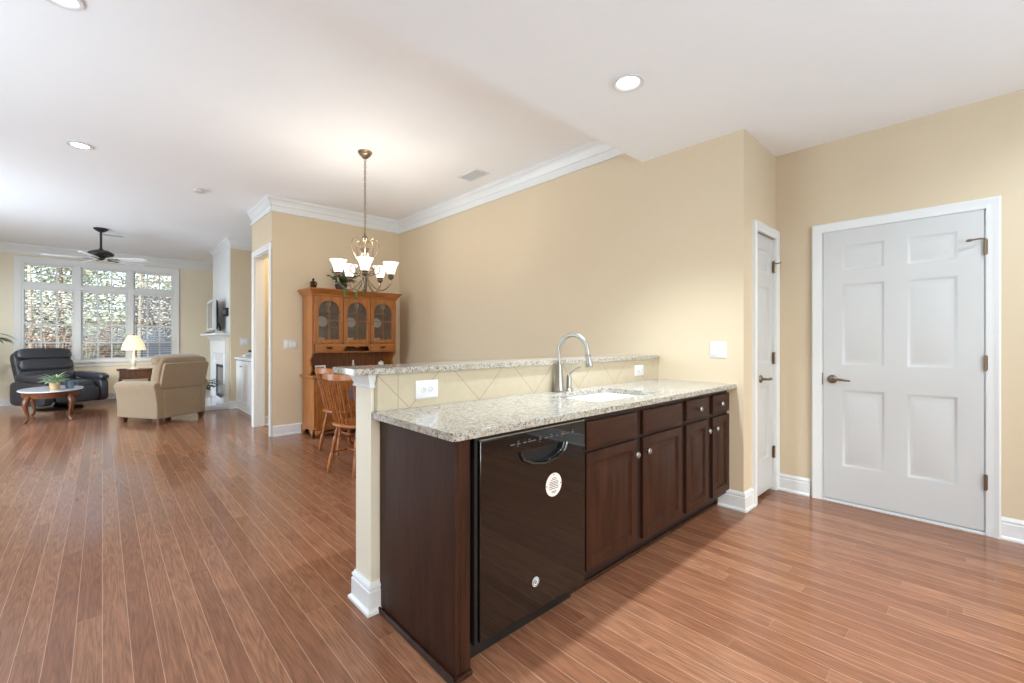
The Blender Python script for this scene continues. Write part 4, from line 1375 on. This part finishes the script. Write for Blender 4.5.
# end table and lamp
r = thing('end_table', 'dark wooden end table under the lit lamp', 'side table', (.50, 11.95, 0), 0)
bx((-.29, -.25, .61), (.29, .25, .635)).build('tabletop', M['walnut'], r, bevel=.006)
m = MB().box((-.25, -.22, .44), (-.235, .22, .609)).box((.235, -.22, .44), (.25, .22, .609)).box((-.235, .205, .44), (.235, .22, .609)).box((-.235, -.20, .44), (.235, .205, .455))
m.build('case', M['walnut'], r, smooth=0)
d = bx((-.233, -.222, .458), (.233, -.204, .606)).build('drawer', M['tablewood'], r, bevel=.004)
knob(d, 0, -.222, .53, r=.9, mt='brass_dark')
for sx in (-1, 1):
    for sy in (-1, 1):
        MB().rings([[(sx * (.236) + a * q, sy * .206 + b_ * q, z) for a, b_ in ((-1, -1), (1, -1), (1, 1), (-1, 1))] for q, z in ((.014, 0), (.022, .44))]).build('leg', M['walnut'], r)
r = thing('table_lamp', 'lit table lamp with a cream shade in front of the window', 'lamp', (.47, 11.93, .636))
MB().lathe([(.0, 0), (.075, 0), (.075, .012), (.03, .025), (.022, .05), (.045, .10), (.050, .15), (.035, .21), (.018, .25), (.022, .27), (.012, .29), (.010, .42), (.0, .42)], n=24).build('base', M['white_box'], r)
MB().lathe([(.205, .385), (.200, .388), (.175, .50), (.125, .62), (.085, .685), (.085, .682), (.122, .617), (.171, .50), (.197, .385)], n=32, caps=False).build('lamp_shade', M['lampshade'], r)
MB().lathe([(.004, .42), (.006, .66), (.085, .675), (.085, .679), (.010, .69), (.012, .71), (.0, .72)], n=20).build('finial', M['brass_dark'], r)
add_light('table_lamp_bulb', 'POINT', (0, 0, .52), 3.5, (1.0, .82, .55), parent=r, shadow_soft_size=.04)
tag(bx((.24, 11.74, .6352), (.36, 11.82, .652)).build('remote_control', M['black_satin'], bevel=.004), 'dark remote control on the end table edge', 'remote control')

# plant at the left picture edge
r = thing('potted_plant', 'tall blue-green leafy plant on a stand at the left edge', 'plant', (-1.64, 11.75, 0))
m = MB().box((-.14, -.14, .70), (.14, .14, .73))
m.build('stand_top', M['walnut'], r, bevel=.006)
for sx in (-1, 1):
    for sy in (-1, 1):
        bx((sx * .12 - .015, sy * .12 - .015, 0), (sx * .12 + .015, sy * .12 + .015, .699)).build('stand_leg', M['walnut'], r)
MB().lathe([(.0, .731), (.09, .731), (.12, .90), (.125, .91), (.11, .91), (.10, .88), (.0, .87)], n=22).build('pot', M['blue_pot'], r)
m, st = MB(), MB()
for k in range(16):
    a = k * 2.4 if k else .1
    if k in (1, 5, 9):
        a = rnd.uniform(-.5, .5)
    e = rnd.uniform(.55, 1.0)
    L = rnd.uniform(.22, .34)
    p1 = Vector((math.cos(a) * L * .45, math.sin(a) * L * .45, .90 + .36 * e))
    p2 = Vector((math.cos(a) * L, math.sin(a) * L, .94 + .42 * e))
    st.tube([(0, 0, .87), p1, p2], .006, 5)
    leaf(m, p2, (math.cos(a), math.sin(a), .1), (0, 0, 1), rnd.uniform(.20, .28), rnd.uniform(.08, .12), .55)
    leaf(m, p1, (math.cos(a + 1), math.sin(a + 1), .4), (0, 0, 1), .18, .08, .4)
st.build('stems', M['leaf_teal'], r, weld=False)
m.build('foliage', M['leaf_teal'], r, weld=False)

# fireplace
r = thing('fireplace', 'white fireplace surround with mantel on the chimney breast', 'fireplace', (1.679, 10.03, 0))
m = MB()
m.rings([[(-o, -.70 - o * .35 if s else 0, 0)] * 0 or [(-.001, -.74, z), (-o, -.74, z), (-o, .74, z), (-.001, .74, z)] for o, z, s in ((.07, 1.20, 0), (.09, 1.24, 0), (.13, 1.28, 0), (.15, 1.31, 0))])
m.build('mantel_moulding', M['trim'], r)
bx((-.235, -.815, 1.311), (-.001, .815, 1.352)).build('mantel_shelf', M['trim'], r, bevel=.006)
bx((-.075, -.73, .98), (-.001, .73, 1.199)).build('frieze', M['trim'], r, bevel=.004)
for s in (-1, 1):
    m = MB().box((-.070, s * .73 - (.17 if s > 0 else 0), .07), (-.001, s * .73 + (.17 if s < 0 else 0), .979)).box((-.085, s * .73 - (.185 if s > 0 else .012), .07), (-.001, s * .73 + (.185 if s < 0 else .012), .20))
    m.build('pilaster', M['trim'], r, bevel=.004)
MB().plate([(-.559, .072), (.559, .072), (.559, .979), (-.559, .979)], [[(-.38, .13), (.38, .13), (.38, .76), (-.38, .76)]], 'x', -.03, -.001).build('surround_slab', M['marble'], r, bevel=.002)
MB().plate([(-.379, .131), (.379, .131), (.379, .759), (-.379, .759)], [[(-.33, .19), (.33, .19), (.33, .71), (-.33, .71)]], 'x', -.026, -.004).build('firebox_frame', M['firebox'], r)
bx((-.016, -.335, .185), (-.006, .335, .715)).build('firebox_glass', M['fireglass'], r)
tag(bx((1.229, 9.23, 0), (1.678, 10.83, .069)).build('hearth', M['marble'], bevel=.006), 'low white marble hearth slab in front of the fireplace', 'hearth')
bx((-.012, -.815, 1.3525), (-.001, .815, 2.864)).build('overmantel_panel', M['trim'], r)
# television on the mantel
r = thing('television', 'silver-framed flat television standing on the mantel', 'television', (1.52, 9.93, 1.353), math.radians(-3))
bx((-.10, -.28, 0), (.08, .28, .016)).build('stand', M['black_satin'], r, bevel=.006)
bx((.010, -.07, .015), (.035, .07, .16)).build('neck', M['black_satin'], r)
MB().plate([(-.46, .05), (.46, .05), (.46, .61), (-.46, .61)], [[(-.425, .095), (.425, .095), (.425, .575), (-.425, .575)]], 'x', -.045, .012).build('bezel', M['silver'], r, bevel=.006)
bx((-.040, -.427, .093), (-.015, .427, .577)).build('screen', M['screen'], r)  # grey base colour holds the window glare on the screen
MB().rings([[(x, -a, z0), (x, a, z0), (x, a, z1), (x, -a, z1)] for x, a, z0, z1 in ((.0125, .455, .055, .605), (.04, .44, .08, .58), (.065, .30, .14, .52))]).build('back_cover', M['black_satin'], r)
m = MB()
for k in range(3):
    m.tube([(.06, -.20 - .05 * k, .2), (.09, -.26 - .04 * k, .10), (.08, -.28 - .05 * k, .02), (.06, -.36 - .03 * k, .008)], .008, 6)
m.build('cables', M['black_satin'], r)
r = thing('cable_box', 'small black media box mounted on the chimney beside the television', 'media box', (1.666, 9.38, 1.66))
bx((-.055, -.10, 0), (-.001, .10, .15)).build('case', M['black_satin'], r, bevel=.005)
bx((-.062, -.06, .03), (-.0555, .06, .12)).build('front_plate', M['screen'], r)
r = thing('media_player', 'small silver box leaning beside the television on the mantel', 'media box', (1.52, 9.36, 1.353), .2)
bx((-.07, -.06, 0), (.05, .06, .035)).build('case', M['silver'], r, bevel=.005)
bx((-.074, -.05, .008), (-.0705, .05, .028)).build('front_plate', M['black_satin'], r)
# hearth plant
r = thing('potted_plant', 'dark green plant in a white pot on a stand on the hearth', 'plant', (1.34, 9.40, .0695))
for k in range(3):
    a = k * 2.094 + .4
    MB().tube([(.10 * math.cos(a), .10 * math.sin(a), 0), (.085 * math.cos(a), .085 * math.sin(a), .15)], .009, 8).build('stand_leg', M['trim'], r)
MB().lathe([(.0, .15), (.10, .15), (.10, .165), (.0, .165)], n=20).build('stand_top', M['trim'], r)
MB().lathe([(.0, .166), (.06, .166), (.08, .27), (.083, .29), (.072, .29), (.068, .27), (.0, .26)], n=20).build('pot', M['white_box'], r)
m, st = MB(), MB()
for k in range(40):
    a = k * 2.4
    d = Vector((math.cos(a), math.sin(a), rnd.uniform(.5, 2.4)))
    p = Vector((0, 0, .27)) + d.normalized() * rnd.uniform(.06, .20)
    st.tube([(0, 0, .26), p], .003, 4)
    leaf(m, p, (d.x, d.y, .3), (0, 0, 1), rnd.uniform(.11, .18), rnd.uniform(.045, .07), .5)
st.build('stems', M['leaf_dark'], r, weld=False)
m.build('foliage', M['leaf_dark'], r, weld=False)

# built-in cabinet and bookcase in the niche
r = thing('built_in_cabinet', 'white built-in base cabinet between the fireplace and the hallway opening', 'cabinet', (1.76, 7.43, 0))
m = MB().box((.02, 0, .09), (.66, .018, .89)).box((.02, 1.742, .09), (.66, 1.76, .89)).box((.02, .018, .09), (.66, 1.742, .11)).box((.642, .018, .11), (.66, 1.742, .89)).box((.02, .018, .872), (.642, 1.742, .89))
m.build('carcass', M['trim'], r, smooth=0)
bx((.04, 0, 0), (.06, 1.76, .0895)).build('plinth', M['trim'], r)
m = MB(); base_run(m, (.039, 1.76), (.039, 0), (-1, 0), h=.088, t=.010); m.build('base_moulding', M['trim'], r)
R90 = -PI / 2
for k in range(4):
    d = MB().panel_slab(.432, .755, .019, [(.06, .372, .06, .695)], [(.006, .006), (.02, .007), (.05, .001)]).build('door', M['trim'], r, loc=(0, 1.756 - k * .439, .112))
    d.rotation_euler = (0, 0, R90)
    knob(d, .40 if k % 2 == 0 else .032, 0, .66, r=.9)
bx((-.025, -.0, .891), (.67, 1.768, .925)).build('counter', M['trim'], r, bevel=.006)
r = thing('bookcase', 'white built-in bookcase above the base cabinet in the niche', 'bookcase', (2.10, 7.43, .9255))
m = MB().box((0, 0, 0), (.33, .03, 1.55)).box((0, 1.735, 0), (.33, 1.765, 1.55)).box((.315, .03, 0), (.33, 1.735, 1.55)).box((0, .87, 0), (.314, .90, 1.52)).box((0, .03, 1.52), (.33, 1.735, 1.55))
m.build('case', M['trim'], r, smooth=0)
for z in (.38, .76, 1.14):
    bx((.02, .031, z), (.314, .869, z + .02)).build('shelf', M['trim'], r)
    bx((.02, .901, z), (.314, 1.734, z + .02)).build('shelf', M['trim'], r)
MB().rings([rect_ring(0, .33, 0, 1.765, z, o) for z, o in ((1.551, -.01), (1.551, .0), (1.56, .01), (1.59, .035), (1.61, .05), (1.63, .05), (1.63, -.01))])
m = MB().rings([[(x, 0, z) for x, z in q] for q in (((0, 1.551), (-.012, 1.551), (-.02, 1.575), (-.05, 1.60), (-.06, 1.63), (.33, 1.63), (.33, 1.551)),)] + [[(x, 1.765, z) for x, z in ((0, 1.551), (-.012, 1.551), (-.02, 1.575), (-.05, 1.60), (-.06, 1.63), (.33, 1.63), (.33, 1.551))]])
m.build('cornice', M['trim'], r)
r = thing('desk_phone', 'small dark telephone base with light keys on the white built-in cabinet', 'telephone', (1.90, 8.90, .9255), -PI / 2)
MB().prism([(-.08, 0), (.08, 0), (.08, .07), (.04, .085), (-.08, .03)], 'x', -.09, .09).build('base', M['silver'], r, bevel=.005)
MB().tube([(-.085, .03, .10), (-.06, .03, .112), (.06, .03, .112), (.085, .03, .10)], [.022, .016, .016, .022], 10).build('handset', M['dark_box'], r)
r = thing('potted_plant', 'small green plant in a terracotta pot on the white built-in cabinet', 'plant', (1.93, 8.35, .9255))
MB().lathe([(.0, 0), (.045, 0), (.06, .09), (.066, .09), (.066, .115), (.056, .115), (.05, .09), (.0, .085)], n=20).build('pot', M['terracotta'], r)
m = MB()
for k in range(26):
    a = k * 2.4
    leaf(m, (0, 0, .09), (math.cos(a), math.sin(a), rnd.uniform(.4, 1.6)), (0, 0, 1), rnd.uniform(.08, .14), .035, .4)
m.build('foliage', M['leaf_dark'], r, weld=False)

# ------------------------------------------------------------------ outside the big window
def grid_ground():
    m = MB()
    nx, ny = 24, 20
    V = [[m.v((-16 + 34 * i / nx, YW + .2 + 28 * j / ny, -.35 + .05 * math.sin(i * 1.7) * math.cos(j * 1.3) + max(0, j - 7) * .22)) for i in range(nx + 1)] for j in range(ny + 1)]
    for j in range(ny):
        for i in range(nx):
            m.f([V[j][i], V[j][i + 1], V[j + 1][i + 1], V[j + 1][i]])
    return m
o = grid_ground().build('ground', M['litter'], smooth=60)
struct(o, 'leaf-strewn ground rising behind the house', 'ground')
def gz(y):
    j = (y - YW - .2) / 1.4
    return -.36 + max(0, j - 7) * .22
def make_tree(label, x, y, h, cr, bare, fol, seed, bark='bark', nleaf=1500, leafsize=.16):
    rn = random.Random(seed)
    r = thing('tree', label, 'tree', (x, y, gz(y)), 0, 'trees behind the house')
    m = MB()
    lean = rn.uniform(-.06, .06)
    tr = rn.uniform(.05, .10)
    m.tube([(lean * z, .04 * math.sin(z), z) for z in [h * k / 6 for k in range(7)]], [tr * (1 - .13 * k) for k in range(7)], 8)
    tips = []
    for k in range(11):
        z = h * rn.uniform(.22, .92)
        a = rn.uniform(0, 6.28)
        L = cr * rn.uniform(.6, 1.1)
        p = Vector((lean * z, 0, z))
        q = p + Vector((math.cos(a) * L * .5, math.sin(a) * L * .5, L * .3))
        e = p + Vector((math.cos(a) * L, math.sin(a) * L, L * .75))
        m.tube([p, q, e], [tr * .4, tr * .26, tr * .1], 6)
        tips += [q, e, q.lerp(e, .5)]
    m.build('trunk', M[bark], r, weld=False)
    m = MB()
    for k in range(nleaf):
        t = rn.choice(tips)
        p = t + Vector((rn.gauss(0, .42), rn.gauss(0, .42), rn.gauss(0, .38))) * cr * .6
        if p.z < bare:
            continue
        a, b = rn.uniform(0, 6.28), rn.uniform(-1, 1)
        u = Vector((math.cos(a), math.sin(a), b)).normalized() * leafsize * rn.uniform(.5, 1.1)
        w = u.orthogonal().normalized() * leafsize * .35
        m.f([m.v(p - u * .5), m.v(p + w), m.v(p + u * .5), m.v(p - w)])
    m.build('crown', M[fol], r, weld=False, smooth=0)
    return r
TL = [(-4.6, 18.6, 6.5, 1.15, 1.5, 'tree_green', 'bark'), (-1.35, 17.0, 6.0, 1.2, 1.6, 'tree_pale', 'bark'), (.75, 16.6, 6.0, 1.0, 1.6, 'tree_pale', 'bark'),
      (4.2, 17.6, 6.4, 1.0, 1.2, 'tree_green', 'bark_dark'), (-.9, 19.4, 6.6, 1.1, .8, 'tree_green', 'bark_dark')]
TLAB = ['green tree at the far left beyond the window', 'slender pale tree behind the left window section', 'slender pale tree behind the right window mullion',
        'green tree at the right side of the window view', 'green dark-trunked tree farther back behind the left window mullion']
for k, (x, y, h, cr, bare, fol, bk) in enumerate(TL):
    make_tree(TLAB[k], x, y, h, cr, bare, fol, 40 + k, bk, 3000, .085)
rn = random.Random(5)
m = MB()
for k in range(26000):
    x, y = rn.uniform(-6.5, 7.5), rn.uniform(24.0, 27.5)
    z = gz(y) + rn.uniform(0, 1) ** .8 * (6.2 + 1.1 * math.sin(x * 1.3) + .6 * math.sin(x * 3.1 + 1))
    a, b = rn.uniform(0, 6.28), rn.uniform(-1, 1)
    u = Vector((math.cos(a), math.sin(a), b)).normalized() * rn.uniform(.10, .22)
    w = u.orthogonal().normalized() * .06
    p = Vector((x, y, z))
    m.f([m.v(p - u * .5), m.v(p + w), m.v(p + u * .5), m.v(p - w)])
tag(m.build('woodland_foliage', M['tree_green'], weld=False, smooth=0), 'dense pale green woodland closing the view behind the house', 'woodland', None, 'stuff')
m = MB()
for k in range(16000):
    x, y = rn.uniform(-4.5, .3), rn.uniform(21.2, 23.8)
    if x > .3:
        continue
    z = gz(y) + rn.uniform(0, 1) ** 1.3 * (1.9 + .5 * math.sin(x * 2.3))
    a, b = rn.uniform(0, 6.28), rn.uniform(-1, 1)
    u = Vector((math.cos(a), math.sin(a), b)).normalized() * rn.uniform(.06, .16)
    w = u.orthogonal().normalized() * .03
    p = Vector((x, y, z))
    m.f([m.v(p - u * .5), m.v(p + w), m.v(p + u * .5), m.v(p - w)])
tag(m.build('undergrowth', M['tree_brown'], weld=False, smooth=0), 'brown-grey undergrowth covering the slope behind the house', 'undergrowth', None, 'stuff')
def make_shrub(label, x, y, w, h, fol, seed):
    rn = random.Random(seed)
    r = thing('shrub', label, 'shrub', (x, y, gz(y)), 0, 'shrubs behind the house')
    m, f = MB(), MB()
    for k in range(16):
        a = rn.uniform(0, 6.28)
        e = Vector((math.cos(a) * w * rn.uniform(.1, .5), math.sin(a) * w * .3, h * rn.uniform(.7, 1.15)))
        m.tube([(e.x * .2, e.y * .2, 0), e * .5, e], [.022, .016, .008], 5)
        for j in range(34):
            p = e * rn.uniform(.35, 1.0) + Vector((rn.gauss(0, .09), rn.gauss(0, .09), rn.gauss(0, .09)))
            b = rn.uniform(0, 6.28)
            u = Vector((math.cos(b), math.sin(b), rn.uniform(-.6, .8))).normalized() * rn.uniform(.04, .10)
            q = u.orthogonal().normalized() * .028
            f.f([f.v(p - u * .5), f.v(p + q), f.v(p + u * .5), f.v(p - q)])
    m.build('stems', M['bark'], r, weld=False)
    f.build('foliage', M[fol], r, weld=False, smooth=0)
for k, (x, y, w, h, fol, lab) in enumerate(((-1.75, 15.6, 1.1, 1.6, 'tree_brown', 'russet shrub low in the left window section'), (-.95, 15.9, 1.0, 1.7, 'tree_brown', 'russet shrub beside the first one, nearer the mullion'),
                                            (-.35, 18.4, .8, 1.5, 'tree_green', 'low green shrub behind the left mullion'), (.30, 15.2, .7, 1.1, 'tree_brown', 'brown shrub low in the middle window section'),
                                            (-2.6, 16.4, 1.2, 1.5, 'tree_pale', 'pale shrub at the left end of the window view'))):
    make_shrub(lab, x, y, w, h, fol, 90 + k)
r = thing('house', 'slate blue neighbouring house with lapped siding seen low through the right window', 'house', (1.0, 19.4, -.40))
m = MB()
pr_ = []
z = 0
while z < 2.2:
    pr_ += [(-.02, z), (0.0, z + .13)]
    z += .13
m.prism(pr_ + [(4.2, z), (4.2, 0)], 'x', 0, 4.5)
m.build('siding_wall', M['siding'], r)
MB().prism([(-.35, 2.20), (4.5, 2.20), (4.5, 2.32), (2.1, 3.3), (-.35, 2.32)], 'x', -.3, 4.8).build('roof', M['roofing'], r)
f = bx((1.2, -.07, .9), (2.1, -.025, 1.9)).build('window', M['trim'], r)
bx((1.26, -.08, .96), (2.04, -.071, 1.84)).build('pane', M['screen'], f)
r = thing('storage_box', 'pale teal storage box outside below the middle window section', 'storage box', (.10, 14.4, -.36))
bx((-.45, -.3, 0), (.45, .3, .98)).build('body', M['teal'], r, bevel=.02)
bx((-.48, -.33, .981), (.48, .33, 1.06)).build('lid', M['teal'], r, bevel=.02)
